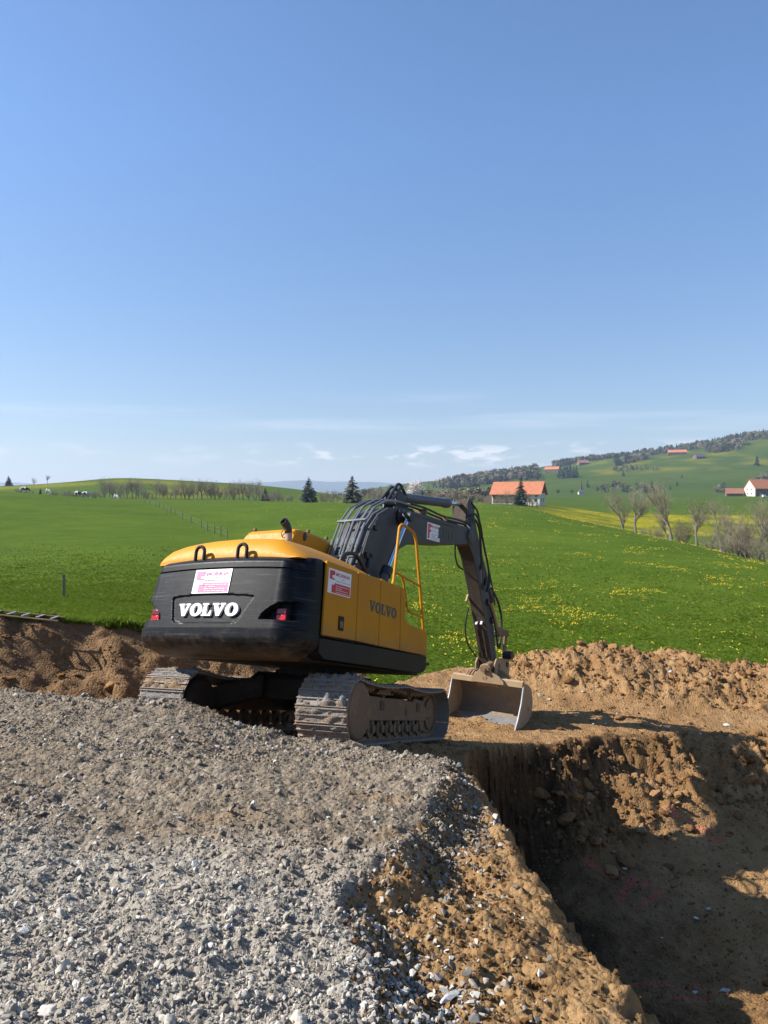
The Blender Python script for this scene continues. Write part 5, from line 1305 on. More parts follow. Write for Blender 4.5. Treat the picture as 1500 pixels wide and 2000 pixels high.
# ---- cows
t = NT('black_and_white_hide'); nn = t.noise(1.5, 2, .5)
M['hide'] = t.done(t.ramp(nn, [(.0, (.015, .014, .013)), (.47, (.015, .014, .013)), (.50, (.40, .38, .34)), (1, (.46, .43, .39))]), .8)
t = NT('pale_hide'); nn = t.noise(1.2, 2, .5)
M['hide_pale'] = t.done(t.ramp(nn, [(.0, (.05, .045, .04)), (.36, (.06, .05, .045)), (.40, (.40, .38, .34)), (1, (.46, .43, .39))]), .8)
def cow_mesh(seed):
    r_ = random.Random(seed)
    V = [(0, 0, 1.12), (-.45, 0, 1.15), (-.80, 0, 1.16), (.40, 0, 1.10), (.72, 0, 1.12), (1.0, 0, 1.05), (1.25, 0, .70), (1.38, 0, .38), (1.50, 0, .16)]
    Rr = [(.40, .42), (.38, .40), (.30, .32), (.37, .42), (.28, .33), (.16, .21), (.12, .16), (.13, .15), (.09, .09)]
    E_ = [(0, 1), (1, 2), (0, 3), (3, 4), (4, 5), (5, 6), (6, 7), (7, 8)]
    for sx, dx in ((-1, -.68), (1, .62)):
        for sy in (-1, 1):
            off = r_.uniform(-.12, .12); n = len(V)
            if sx < 0: V += [(dx, sy * .20, .82), (dx + .06 + off * .3, sy * .22, .62), (dx - .08 + off * .7, sy * .21, .40), (dx - .04 + off, sy * .21, .06)]; Rr += [(.19, .17), (.12, .10), (.065, .06), (.06, .06)]
            else: V += [(dx, sy * .18, .80), (dx + .02 + off * .3, sy * .19, .60), (dx + .01 + off * .7, sy * .19, .36), (dx + off, sy * .19, .06)]; Rr += [(.14, .12), (.09, .08), (.06, .055), (.06, .06)]
            E_ += [(2 if sx < 0 else 4, n), (n, n + 1), (n + 1, n + 2), (n + 2, n + 3)]
    n = len(V); V += [(-1.02, 0, 1.15), (-1.10, 0, .85), (-1.10, 0, .45)]; Rr += [(.05, .05), (.025, .025), (.04, .04)]; E_ += [(2, n), (n, n + 1), (n + 1, n + 2)]
    n = len(V); V += [(1.30, .20, .52), (1.30, -.20, .52)]; Rr += [(.03, .05), (.03, .05)]; E_ += [(6, n), (6, n + 1)]
    me = bpy.data.meshes.new('cow_base'); me.from_pydata(V, E_, []); o = bpy.data.objects.new('cow_base', me); col.objects.link(o)
    md = o.modifiers.new('skin', 'SKIN')
    for i, sv in enumerate(me.skin_vertices[0].data): sv.radius = Rr[i]; sv.use_root = (i == 0)
    o.modifiers.new('sub', 'SUBSURF').levels = 1
    dg = bpy.context.evaluated_depsgraph_get(); out_ = bpy.data.meshes.new_from_object(o.evaluated_get(dg)); bpy.data.objects.remove(o)
    out_.polygons.foreach_set('use_smooth', [True] * len(out_.polygons)); return out_
for i, (px, py, rz, lab, mt) in enumerate([(47, 963, 15, 'black and white cow grazing highest on the left slope', 'hide'), (94, 971, -40, 'white cow standing in front of the small dark spruce on the left slope', 'hide_pale'),
                                  (152, 977, -25, 'black and white cow in the middle of the herd with a white rump', 'hide'), (167, 977.5, 10, 'pale cow grazing close beside the black and white cow in mid herd', 'hide_pale'), (227, 981, -50, 'white cow grazing alone at the low end of the slope near the fence', 'hide_pale')]):
    p = at(px, 196); me = cow_mesh(i); me.transform(Matrix.Translation((i * 3.7, i * 1.9, i * 2.3)))
    o = obj('cow', me, M[mt]); o.data.transform(Matrix.Translation((-i * 3.7, -i * 1.9, -i * 2.3))); o.location = p; o.rotation_euler = (0, 0, R(rz)); o.scale = (1.05, 1.05, 1.05)
    tag(o, lab, 'cow', 'cows grazing on the left slope')

# ---- trees
t = NT('bark'); nn = t.noise(5, 5, .7, t.vec((3, 3, .6)))
M['bark'] = t.done(t.mix(nn, (.10, .082, .065), (.24, .20, .16)), .95)
t = NT('grey_twigs'); M['twig'] = t.done(t.mix(t.noise(.8, 3), (.17, .142, .098), (.28, .235, .165)), .95)
t = NT('pale_twigs'); M['twig_pale'] = t.done(t.mix(t.noise(.8, 3), (.165, .145, .085), (.26, .225, .135)), .95)
t = NT('spruce_needles'); r0 = t.noise(.9, 4, .7); M['needle'] = t.done(t.mix(t.mr(r0, .35, .65), (.012, .027, .014), (.030, .055, .024)), .8)
t = NT('thin_spruce_needles'); r0 = t.noise(.7, 4, .7); M['needle_thin'] = t.done(t.mix(t.mr(r0, .38, .60), (.026, .042, .018), (.105, .095, .055)), .85)
t = NT('young_leaf'); r0 = t.noise(.9, 4, .7); M['young'] = t.done(t.mix(r0, (.10, .13, .03), (.19, .20, .05)), .8)
t = NT('blossom'); r0 = t.noise(.9, 4, .7); M['blossom'] = t.done(t.mix(r0, (.42, .36, .34), (.60, .54, .52)), .8)
def conifer(h, w, seed, thin=0.0, tiers=30, per=11):
    """tapered trunk and drooping sprays of needles"""
    r_ = random.Random(seed); tr = MB(); tr.tube([(0, 0, -.3), (0, 0, h * .5), (0, 0, h * .97)], [h * .022, h * .014, h * .003], 7)
    cr = MB()
    for i in range(tiers):
        f = (i + r_.uniform(-.3, .3)) / tiers; z = h * (.05 + .95 * f); rad = w * .5 * (1 - f) ** .75 * (1 if f > .1 else .75) + .03 * h * (1 - f)
        for k in range(max(4, int(per * (1 - f * .6)))):
            if r_.random() < thin: continue
            a = r_.uniform(0, 6.28); L = rad * r_.uniform(.55, 1.12) * (1.25 if r_.random() < .12 else 1); dr = r_.uniform(.10, .42)
            nseg = 4; ca, sa = math.cos(a), math.sin(a); wd = L * r_.uniform(.16, .30) + .02 * h
            for s in range(nseg):
                t0, t1 = max(0, s / nseg + r_.uniform(-.05, .05)), (s + 1.1) / nseg; u = r_.uniform(-.5, .5)
                c0_ = Vector((ca * L * t0, sa * L * t0, z - dr * L * t0 ** 1.5)); c1_ = Vector((ca * L * t1, sa * L * t1, z - dr * L * t1 ** 1.4 + r_.uniform(-.03, .03) * L))
                sdv = Vector((-sa, ca, r_.uniform(-.5, .5))) * wd * (1.1 - t0 * .6)
                cr.add([c0_ - sdv * .5, c0_ + sdv * .5, c1_ + sdv * u * .6 - Vector((0, 0, wd * .5 * r_.random()))], [(0, 1, 2)])
                cr.add([c0_, c1_, c0_ * .5 + c1_ * .5 + Vector((sdv.x * .9, sdv.y * .9, -wd * .55))], [(0, 1, 2)])
                cr.add([c0_, c1_, c0_ * .5 + c1_ * .5 + Vector((-sdv.x * .9, -sdv.y * .9, -wd * .45))], [(0, 1, 2)])
    return tr, cr
def bare_tree(h, seed, spread=.75, lev=4, stems=1, low=.25):
    """branching limbs tapering to fine twigs"""
    r_ = random.Random(seed); tr, tw = MB(), MB(); ends = []
    def grow(p, d, L, rad, l):
        n = 3 if l > 1 else 2; pts = [p]; q = p.copy(); dd = d.copy()
        for i in range(n):
            dd = (dd + Vector((r_.uniform(-1, 1), r_.uniform(-1, 1), r_.uniform(-.3, .9))) * .17).normalized(); q = q + dd * L / n; pts.append(q.copy())
        rs = [rad * (1 - .5 * i / n) for i in range(n + 1)]
        (tr if l >= lev - 1 else tw).tube(pts, rs, 6 if l >= lev - 1 else 3, caps=False)
        if l == 0: ends.append(q); return
        kids = {4: 5, 3: 5, 2: 5, 1: 5}.get(l, 4) if lev > 3 else ({3: 7, 2: 7, 1: 6} if stems < 3 else {3: 4, 2: 5, 1: 4})[l]
        for k in range(kids):
            i = r_.randint(1, n); b = pts[i]
            ax = Vector((r_.uniform(-1, 1), r_.uniform(-1, 1), r_.uniform(-.1, .75))).normalized(); nd = (dd * .62 + ax * spread).normalized()
            grow(b, nd, L * r_.uniform(.50, .74), max(rs[i] * .62, h * .0010 if lev > 3 else h * .0017), l - 1)
        grow(pts[-1], dd, L * .62, rs[-1] * .85, l - 1)
    for s in range(stems):
        a = r_.uniform(0, 6.28); o_ = Vector((math.cos(a), math.sin(a), 0)) * (.06 * h if stems > 1 else 0)
        grow(o_ + Vector((0, 0, -.2)), (Vector((0, 0, 1)) + o_ * (.5 / max(h * .06, .01)) * .6).normalized() if stems > 1 else Vector((r_.uniform(-.08, .08), r_.uniform(-.08, .08), 1)).normalized(), h * .40, h * (.026 if stems == 1 else .013), lev)
    return tr, tw, ends
def leaves(ends, r, n, size, seed):
    r_ = random.Random(seed); m = MB()
    for e in ends:
        for k in range(n):
            c = e + Vector((r_.gauss(0, r), r_.gauss(0, r), r_.gauss(0, r))); a = Vector((r_.uniform(-1, 1), r_.uniform(-1, 1), r_.uniform(-1, 1))).normalized(); b = a.orthogonal().normalized()
            m.add([c + a * size, c + b * size * .6, c - a * size, c - b * size * .6], [(0, 1, 2, 3)])
    return m
def plant(name, label, cat, group, loc, parts, rz=0, sc=1.0):
    o = empty(name, loc, rz); tag(o, label, cat, group); o.scale = (sc,) * 3
    for nm, me, mt in parts:
        c = bpy.data.objects.new(nm, me); col.objects.link(c); c.parent = o
        if not me.materials: me.materials.append(mt)
    return o
def msh(mb, nm, s=0): return mb.mesh(nm, s, fix=False)
CON = [];
for i, (w, th, pr) in enumerate([(.60, .05, 13), (.82, .12, 15), (.52, .0, 13), (.86, .10, 14)]):
    a, b = conifer(1.0 * 10, w * 10, 20 + i, th, 30, pr); CON.append((msh(a, 'trunk', 30), msh(b, 'crown')))
BT = []
for i, (sp, lv, st_, h) in enumerate([(.75, 4, 1, 10), (.85, 4, 1, 10), (.6, 4, 1, 10), (.8, 3, 5, 10), (.9, 3, 6, 10), (.75, 3, 1, 10), (.85, 3, 2, 10), (.65, 3, 1, 10)]):
    a, b, e = bare_tree(h, 50 + i, sp, lv, st_); BT.append((msh(a, 'trunk', 40), msh(b, 'crown'), e))
def spruce(px, py, hpx, lab, d=None, kind=0, mat='needle', group=None, name='spruce_tree'):
    p = at(px, d) if d else hit(px, py); h = hpx / 1502 * p.y; tr, cr = CON[kind]
    cr2 = cr if mat == 'needle' else cr.copy()
    if mat != 'needle': cr2.materials.clear()
    p = p.copy(); p.z = min(p.z, (980 - py) / 1502 * p.y + .2) if d else p.z
    return plant(name, lab, 'tree', group, p, [('trunk', tr, M['bark']), ('crown', cr2, M[mat])], random.uniform(0, 6), h / 10)
spruce(603, 982.5, 52, 'dark conical spruce on the meadow crest, left of the bushier spruce', 300, 1)
spruce(688, 984, 59, 'bushy browned spruce standing on the crest just left of the boom', 300, 3, 'needle_thin')
spruce(774, 980, 46, 'dark slim spruce rising behind the hose loop on the boom', 330, 2)
spruce(1017, 990, 60, 'tall dark spruce standing in front of the orange barn roof', 296, 2)
spruce(518, 980, 27, 'small grey-green spruce at the right end of the bare tree row', 335, 3, 'needle_thin')
spruce(17, 943, 21, 'dark broad spruce alone on the skyline of the left hill', 545, 1)
spruce(79, 969, 15, 'little dark spruce among the grazing cows', 225, 2)
spruce(1456, 1062, 66, 'dark scraggy spruce top rising among bare trees at the right edge', 118, 2, 'needle')
def bare(px, d, hpx, lab, kind, group=None, mat='twig', name='bare_tree', sink=.1):
    p = at(px, d); p.z -= sink; h = hpx / 1502 * d; tr, tw, _ = BT[kind]; tw2 = tw
    if mat != 'twig': tw2 = tw.copy(); tw2.materials.clear()
    return plant(name, lab, 'tree', group, p, [('trunk', tr, M['bark']), ('crown', tw2, M[mat])], random.uniform(0, 6), h / 10)
bare(67, 550, 16, 'small bare tree on the left hill skyline, middle of three', 3, mat='twig_pale'); bare(93, 552, 20, 'slim bare tree on the left hill skyline, right of three', 2, mat='twig_pale')
G1 = 'bare trees in the row below the left hill'
r2 = random.Random(5)
for i, px in enumerate([204, 213, 222, 232, 241, 250, 259, 267, 274, 304, 312, 321, 331, 342, 358, 366, 375, 385, 394, 403, 412, 421, 430, 440, 449, 458, 467, 477, 487, 497, 508, 532, 545]):
    bare(px + r2.uniform(-2, 2), 338 + r2.uniform(-6, 10), r2.uniform(34, 50) * (1 if px < 500 else .8), 'leafless grey tree in the row below the left hill', r2.choice([5, 5, 6, 6, 7, 3]), G1)
G2 = 'low bare bushes in the hedge below the left hill'
for i, px in enumerate(list(range(36, 70, 9)) + list(range(100, 200, 8)) + list(range(280, 304, 8)) + list(range(520, 572, 8))):
    bare(px + r2.uniform(-2, 2), 330 + r2.uniform(-4, 8) if px > 250 else 300 + r2.uniform(-4, 8), r2.uniform(13, 22), 'low grey leafless bush in the hedge below the left hill', r2.choice([3, 4]), G2, name='bare_bush')
G3 = 'bare trees along the crest behind the boom'
for px, hp in ((626, 24), (637, 30), (648, 33), (659, 30), (670, 26), (712, 28), (722, 34), (733, 40), (742, 44), (752, 30), (762, 26), (838, 34), (850, 40), (861, 36), (874, 32), (888, 38), (902, 34), (915, 28), (930, 26), (942, 22)):
    bare(px + r2.uniform(-2, 2), (320 if px < 800 else 300) + r2.uniform(-12, 20), hp * 1.1, 'leafless grey tree on the crest behind the excavator boom', r2.choice([5, 6, 6, 7]), G3, r2.choice(['twig', 'twig', 'twig_pale']))
# blossoming tree
a_, b_, e_ = BT[1]; lf = leaves(e_, .5, 2, .20, 4)
p = at(801, 330); plant('blossom_tree', 'tree in pale pinkish blossom on the crest behind the boom knee', 'tree', None, p, [('trunk', a_, M['bark']), ('crown', msh(lf, 'blossom'), M['blossom']), ('twigs', b_, M['twig'])], 1.0, 1.16)
# trees below the dandelion slope on the right
for px, d, hp, lab, kd, mt in [(1219, 150, 86, 'leafless forked tree, leftmost below the dandelion slope', 1, 'twig'), (1244, 148, 100, 'leafless upright tree second from left below the dandelion slope', 2, 'twig'),
                           (1303, 140, 62, 'small leaning bare tree left of the tallest bare tree', 0, 'twig'), (1312, 138, 125, 'tallest wide bare tree in the hollow right of the dandelion slope', 0, 'twig_pale'),
                           (1410, 120, 108, 'wide leafless tree in the right-hand thicket below the slope', 1, 'twig_pale'), (1437, 116, 98, 'dense grey bare tree beside the scraggy spruce', 3, 'twig_pale'), (1448, 112, 84, 'thick many-stemmed bare tree in front of the scraggy spruce', 4, 'twig_pale'),
                           (1476, 112, 92, 'bare grey tree right of the scraggy spruce', 3, 'twig'), (1492, 135, 130, 'pale tall bare tree at the right picture edge', 2, 'twig_pale'), (1512, 110, 100, 'bare tree beyond the scraggy spruce at the far right', 1, 'twig')]:
    bare(px, d, hp * 1.12, lab, kd, 'bare trees in the hollow right of the meadow', mt)
G4 = 'bare bushes in the hollow right of the meadow'
for px, d, hp in ((1258, 146, 26), (1275, 144, 30), (1290, 142, 40), (1385, 126, 56), (1398, 124, 48), (1420, 118, 60), (1428, 114, 52), (1462, 110, 62), (1484, 108, 60), (1500, 104, 58)):
    bare(px, d, hp, 'leafless many-stemmed bush in the hollow right of the meadow', r2.choice([3, 4]), G4, r2.choice(['twig', 'twig_pale']), 'bare_bush')
for px, d, hp, lab, kd in ((1362, 132, 112, 'tall tree with fresh yellow-green leaves in the hollow on the right', 2), (1338, 136, 62, 'bushy young tree with fresh yellow-green leaves left of the tall green tree', 4), (1326, 138, 48, 'low shrub just coming into yellow-green leaf beside the tallest bare tree', 3)):
    a_, b_, e_ = BT[kd]; lf = leaves(e_ if kd > 2 else e_[::3], .30, 1, .12 if kd < 3 else .15, 9 + kd); p = at(px, d)
    plant('budding_tree', lab, 'tree', 'trees just coming into leaf on the right', p, [('trunk', a_, M['bark']), ('twigs', b_, M['twig']), ('crown', msh(lf, 'crown'), M['young'])], kd, hp / 1502 * d / 10)
G5 = 'bare shrubs in front of the orange-roofed barn'
for px, hp in ((968, 20), (980, 26), (990, 34), (1003, 34), (1010, 30), (1024, 40), (1032, 30), (1040, 22), (1050, 15)):
    bare(px, 296 + r2.uniform(-3, 3), hp, 'leafless grey shrub in front of the orange-roofed barn', r2.choice([3, 4, 1]), G5, r2.choice(['twig', 'twig_pale']), 'bare_bush')

# ---- farm buildings
def wallmat(n, a, b, sc=1.2):
    t = NT(n); nn = t.noise(sc, 5, .65); return t.done(t.mix(t.mr(nn, .35, .65), a, b), .9)
M['tile'] = wallmat('orange_roof_tiles', (.46, .165, .08), (.33, .115, .058), 1.1)
M['tile_old'] = wallmat('weathered_roof_tiles', (.30, .125, .07), (.20, .09, .055), .8)
M['render_white'] = wallmat('lime_render', (.62, .60, .55), (.50, .47, .42))
M['render_cream'] = wallmat('cream_render', (.72, .64, .47), (.64, .56, .40))
M['timber'] = wallmat('dark_weathered_boards', (.085, .060, .042), (.15, .115, .085), 2.0)
M['pane'] = plain('dark_window', (.02, .022, .025), .2)
M['slate'] = wallmat('grey_slate', (.07, .07, .075), (.11, .11, .115))
def house(name, lab, cat, loc, yaw, L, W, hw, hr, wall, roof, gable=None, ov=.6, wins=(), gwins=(), chim=None, doors=(), hip=0.0, group=None):
    """long side faces -y before turning; roof ridge along x"""
    o = empty(name, loc, R(yaw)); tag(o, lab, cat, group)
    m = MB(); m.box((0, 0, hw / 2 - .5), (L, W, hw + 1)); w_ = m.build('wall', M[wall], o)
    m = MB()
    for s in (-1, 1): m.loft([[(s * L / 2 - s * .2, -W / 2, hw - .02), (s * L / 2 - s * .2, W / 2, hw - .02), (s * L / 2 - s * .2, 0, hw + hr)], [(s * L / 2 + s * .01, -W / 2, hw - .02), (s * L / 2 + s * .01, W / 2, hw - .02), (s * L / 2 + s * .01, 0, hw + hr)]])
    m.build('gable', M[gable or wall], o)
    lo = hw - ov * hr / (W / 2); e = W / 2 + ov; tk = .25
    for s in (-1, 1):
        m = MB(); a0 = [(-L / 2 - ov, s * e, lo), (L / 2 + ov, s * e, lo), (L / 2 + ov - hip, 0, hw + hr), (-L / 2 - ov + hip, 0, hw + hr)]
        m.add(a0 + [(x_, y_, z_ + tk) for x_, y_, z_ in a0], [(0, 1, 2, 3), (4, 5, 6, 7), (0, 1, 5, 4), (1, 2, 6, 5), (2, 3, 7, 6), (3, 0, 4, 7)]); rf = m.build('roof', M[roof], o)
    if chim is not None: MB().box((chim, .6, hw + hr + .3), (.9, .9, 1.8)).build('chimney', M['timber'], rf)
    for x_, z_, w2, h2 in wins:
        f_ = MB().box((x_, -W / 2 - .03, z_), (w2 + .3, .10, h2 + .3)).build('window', M['render_white'], o); MB().box((x_, -W / 2 - .09, z_), (w2, .06, h2)).build('pane', M['pane'], f_)
    for x_, z_, w2, h2 in doors: MB().box((x_, -W / 2 - .05, z_), (w2, .12, h2)).build('door', M['timber'], o)
    for s, y_, z_, w2, h2 in gwins:
        f_ = MB().box((s * (L / 2 + .03), y_, z_), (.10, w2 + .3, h2 + .3)).build('window', M['render_white'], o); MB().box((s * (L / 2 + .09), y_, z_), (.06, w2, h2)).build('pane', M['pane'], f_)
    return o
b0 = at(1013, 330); b0.z = -.62
BARN = house('barn', 'long barn with bright orange tiled roof behind the spruce and bare shrubs', 'barn', b0, -24, 20.5, 11, 4.3, 4.7, 'render_white', 'tile', 'timber', .9,
      wins=[(3.2, 1.3, 1.1, 1.3), (6.0, 1.3, 1.1, 1.3), (8.6, 1.3, 1.1, 1.3), (3.2, 3.2, 1.0, .9), (6.2, 3.3, 1.0, .9), (8.8, 3.2, 1.0, .9)], gwins=[(1, -2, 1.4, 1.1, 1.4), (1, 2, 1.4, 1.1, 1.4)], chim=5.2, doors=[(-5.5, 2.0, 8.5, 3.9), (.2, 1.8, 2.2, 3.4)])
MB().prism([(-14.4, 0), (-10.2, 0), (-10.2, 4.2), (-14.4, 2.6)], -4, 3).build('lean_to', M['timber'], BARN)
MB().box((-3.0, -5.56, 3.4), (14, .10, 1.6)).build('upper_boarding', M['timber'], BARN)
p = hit(1467.5, 969.5)
FARM = house('farmhouse', 'cream gabled farmhouse with orange roof at the right picture edge', 'house', p + Vector((13 * .97, 13 * .24 + 4, 0)), 14, 26, 15, 7.6, 8.0, 'render_cream', 'tile', 'render_cream', .7,
      gwins=[(-1, -2.6, 6.2, 1.2, 1.5), (-1, 2.2, 6.2, 1.2, 1.5), (-1, -2.6, 2.4, 1.2, 1.5), (-1, 2.2, 2.4, 1.2, 1.5)], chim=-9, doors=[(-2, 3.4, 20, 6.6)])
SHED = house('shed', 'low brown shed with weathered tile roof left of the cream farmhouse', 'shed', hit(1436, 969) + Vector((0, 3, 0)), -12, 14.5, 8, 3.0, 4.2, 'timber', 'tile_old', 'timber', .8, doors=[(1, 1.0, 8, 1.0)])
# white van parked before the farmhouse
VN = empty('parked_van', hit(1494, 971.5), R(8)); tag(VN, 'white van parked in front of the dark barn side of the farmhouse', 'van')
m = MB(); m.prism([(-2.4, .35), (2.3, .35), (2.35, 1.0), (1.6, 1.2), (1.0, 2.1), (-2.35, 2.2)], -.95, .95); m.build('body', M['white'], VN, .06)
m = MB(); m.prism([(1.62, 1.24), (1.08, 2.02), (.4, 2.02), (.4, 1.24)], -.965, .965); m.build('window', M['pane'], VN)
for x_ in (-1.5, 1.4):
    for s in (-1, 1): MB().lathe([(.001, -.1), (.34, -.1), (.34, .1), (.001, .1)], (x_, s * .88, .34), 'y', 14).build('wheel', M['rubber'], VN)
for px, py, L, W, yaw, rf, lab in [(1322, 888, 27, 14, -18, 'tile', 'orange-roofed farm high on the far slope below the wood'), (1364, 896, 17, 10, 20, 'slate', 'small dark hut in the pasture below the high orange-roofed farm'),
                            (1079, 921, 22, 12, -30, 'tile', 'orange-roofed farm between the dark woods above the barn'), (1017, 917, 20, 13, -10, 'tile', 'orange-roofed house on the wooded ridge above the barn'),
                            (866, 938, 26, 11, 4, 'tile', 'long orange-roofed house farthest left on the wooded ridge'), (910, 936, 17, 10, -6, 'tile', 'orange-roofed house right of the long house on the ridge'), (1138, 908, 16, 11, 10, 'tile_old', 'reddish-roofed house at the edge of the upper wood'), (988, 935, 15, 9, -8, 'slate', 'grey-roofed hut on the slope above the barn')]:
    q = hit(px, py); k_ = max(q.y / 1200, .45)
    house('farm_building', lab, 'house', q, yaw, L * k_, W * k_, 3.2 * k_, 4.2 * k_, 'timber', rf, 'timber', .9, wins=[(-L * k_ * .2, 1.6, 1.4, 1.4), (L * k_ * .2, 1.6, 1.4, 1.4)], doors=[(0, 1.4, 2.5, 2.8)], group='farms scattered over the far slopes')
# chapel spire on the far side of the valley field
q = hit(1135, 966); k_ = q.y / 1502
CH_ = empty('chapel', q); tag(CH_, 'small white chapel with a slender dark spire beyond the barn', 'chapel')
MB().box((0, 0, 2.4 * k_), (11 * k_, 9 * k_, 5.5 * k_)).build('wall', M['render_white'], CH_)
MB().loft([[(-6.2 * k_, -5 * k_, 5 * k_), (6.2 * k_, -5 * k_, 5 * k_), (6.2 * k_, 5 * k_, 5 * k_), (-6.2 * k_, 5 * k_, 5 * k_)], [(-2 * k_, -2 * k_, 9 * k_), (2 * k_, -2 * k_, 9 * k_), (2 * k_, 2 * k_, 9 * k_), (-2 * k_, 2 * k_, 9 * k_)]]).build('roof', M['slate'], CH_)
MB().loft([[(-2.2 * k_, -2.2 * k_, 8.9 * k_), (2.2 * k_, -2.2 * k_, 8.9 * k_), (2.2 * k_, 2.2 * k_, 8.9 * k_), (-2.2 * k_, 2.2 * k_, 8.9 * k_)], [(-.2, -.2, 27 * k_), (.2, -.2, 27 * k_), (.2, .2, 27 * k_), (-.2, .2, 27 * k_)]]).build('spire', M['slate'], CH_)
for x_ in (-3, 0, 3): MB().box((x_ * k_, -4.55 * k_, 2.6 * k_), (1.2 * k_, .15, 2.4 * k_)).build('window', M['pane'], CH_)

# ---- woods and single trees on the far slopes
def low_conifer(seed):
    r_ = random.Random(seed); m = MB(); n = 9
    for i in range(7):
        f = i / 7; z = .06 + .94 * f; rad = .22 * (1 - f) + .02
        for k in range(n):
            a = r_.uniform(0, 6.28); w = rad * .6
            c = Vector((math.cos(a) * rad * r_.uniform(.8, 1.15), math.sin(a) * rad, z - .07 - .05 * r_.random())); s = Vector((-math.sin(a), math.cos(a), 0)) * w
            m.add([Vector((0, 0, z + .10)), c - s, c + s], [(0, 1, 2)])
    m.tube([(0, 0, -.05), (0, 0, .5)], [.015, .01], 4); return m
def low_decid(seed):
    r_ = random.Random(seed); m = MB()
    for i in range(150):
        v = Vector((r_.gauss(0, 1), r_.gauss(0, 1), r_.gauss(0, 1))).normalized() * r_.uniform(.3, 1) ** .5; c = Vector((v.x * .33, v.y * .33, .58 + v.z * .40)); a = Vector((r_.uniform(-1, 1), r_.uniform(-1, 1), r_.uniform(-.2, 1))).normalized(); b = a.orthogonal()
        s = r_.uniform(.03, .09); m.add([c + a * s * 1.7, c + b * s * .5, c - a * s * 1.7, c - b * s * .5], [(0, 1, 2, 3)])
    m.tube([(0, 0, -.05), (0, 0, .5)], [.025, .015], 5); return m
LC = [msh(low_conifer(i), 'far_spruce') for i in range(4)]; LDm = [msh(low_decid(i), 'far_tree') for i in range(4)]
t = NT('far_bare_wood'); M['bare_wood'] = t.done(t.ramp(t.rnd(), [(0, (.10, .085, .062)), (.55, (.20, .165, .115)), (.75, (.13, .14, .05)), (1, (.17, .18, .07))]), .95)
t = NT('far_spruce_wood'); M['spruce_wood'] = t.done(t.mix(t.mr(t.rnd(), .1, .9), (.012, .026, .015), (.034, .052, .026)), .9)
ngW = scatter_group('scatter_woods', [src('far_spruce', m_, M['spruce_wood']) for m_ in LC] + [src('far_tree', m_, M['bare_wood']) for m_ in LDm])
def woods(name, P_, hmin, hmax, con):
    n = len(P_); h = rng.uniform(hmin, hmax, n); idx = np.where(rng.random(n) < con, rng.integers(0, 4, n), rng.integers(4, 8, n))
    scatter(name, ngW, P_, np.stack([0 * h, 0 * h, rng.uniform(0, 6.28, n)], 1), np.stack([h * rng.uniform(.9, 1.3, n), h * rng.uniform(.9, 1.3, n), h], 1), idx, M['spruce_wood'])
def in_poly(n, poly):
    poly = np.array(poly, float); P_ = []
    lo, hi = poly.min(0), poly.max(0); tot = 0
    while tot < n:
        c = rng.uniform(lo, hi, (n * 2, 2)); ins = np.zeros(len(c), bool)
        for i in range(len(poly)):
            a, b = poly[i], poly[(i + 1) % len(poly)]
            cc = ((a[1] > c[:, 1]) != (b[1] > c[:, 1])) & (c[:, 0] < (b[0] - a[0]) * (c[:, 1] - a[1]) / (b[1] - a[1] + 1e-9) + a[0]); ins ^= cc
        q, ok = ground_hit(c[ins, 0], c[ins, 1]); P_.append(q[ok]); tot += len(P_[-1])
    return np.concatenate(P_)[:n]
def by_d(n, px0, px1, d0, d1):
    px = rng.uniform(px0, px1, n); d = rng.uniform(d0, d1, n); x = (px - 750) / 1502 * d; return np.stack([x, d, meadow_z(x, d)], 1)
woods('ridge_forest', np.concatenate([by_d(900, 1190, 1640, 1700, 1850), by_d(300, 1080, 1200, 1700, 1850), in_poly(90, [(880, 940), (1000, 922), (1000, 930), (890, 946)])]), 7, 14, .75)
woods('lower_forest', np.concatenate([in_poly(150, [(996, 924), (1048, 916), (1052, 938), (1005, 938)]), in_poly(170, [(855, 946), (940, 934), (1000, 922), (1000, 938), (930, 952), (860, 956)]), in_poly(150, [(855, 946), (940, 934), (1000, 922), (1000, 938), (930, 952), (860, 956)])]), 8, 16, .5)
woods('slope_wood', np.concatenate([in_poly(130, [(1372, 878), (1420, 868), (1452, 864), (1458, 872), (1440, 880), (1385, 886)]), in_poly(40, [(1455, 856), (1500, 850), (1500, 858), (1458, 862)]), in_poly(60, [(1200, 908), (1262, 890), (1270, 897), (1205, 912)])]), 8, 15, .25)
woods('far_hedgerow', np.concatenate([in_poly(55, [(1195, 919), (1230, 912), (1290, 916), (1290, 919), (1240, 919), (1200, 925)]), in_poly(80, [(1160, 955), (1200, 946), (1310, 956), (1310, 966), (1160, 962)]), in_poly(45, [(1462, 945), (1500, 925), (1500, 945), (1470, 955)]), in_poly(26, [(1395, 955), (1415, 950), (1416, 962), (1398, 966)])]), 3.5, 7, .12)
woods('valley_woods', np.concatenate([by_d(110, 560, 860, 1150, 1700), by_d(90, 690, 900, 620, 900), by_d(60, 820, 960, 420, 520)]), 4.5, 9, .15)
G6 = 'dark spruces in the clump on the far slope'
for k_ in range(16):
    px = 1090 + 36 * k_ / 15 + r2.uniform(-1.5, 1.5); q = hit(px, 929 + r2.uniform(0, 7)); h = r2.uniform(19, 27) / 1502 * q.y
    o = bpy.data.objects.new('spruce_tree', LC[k_ % 4]); col.objects.link(o); o.location = q; o.scale = (h, h, h); o.rotation_euler.z = k_; tag(o, 'dark spruce in the clump on the far slope above the chapel', 'tree', G6)
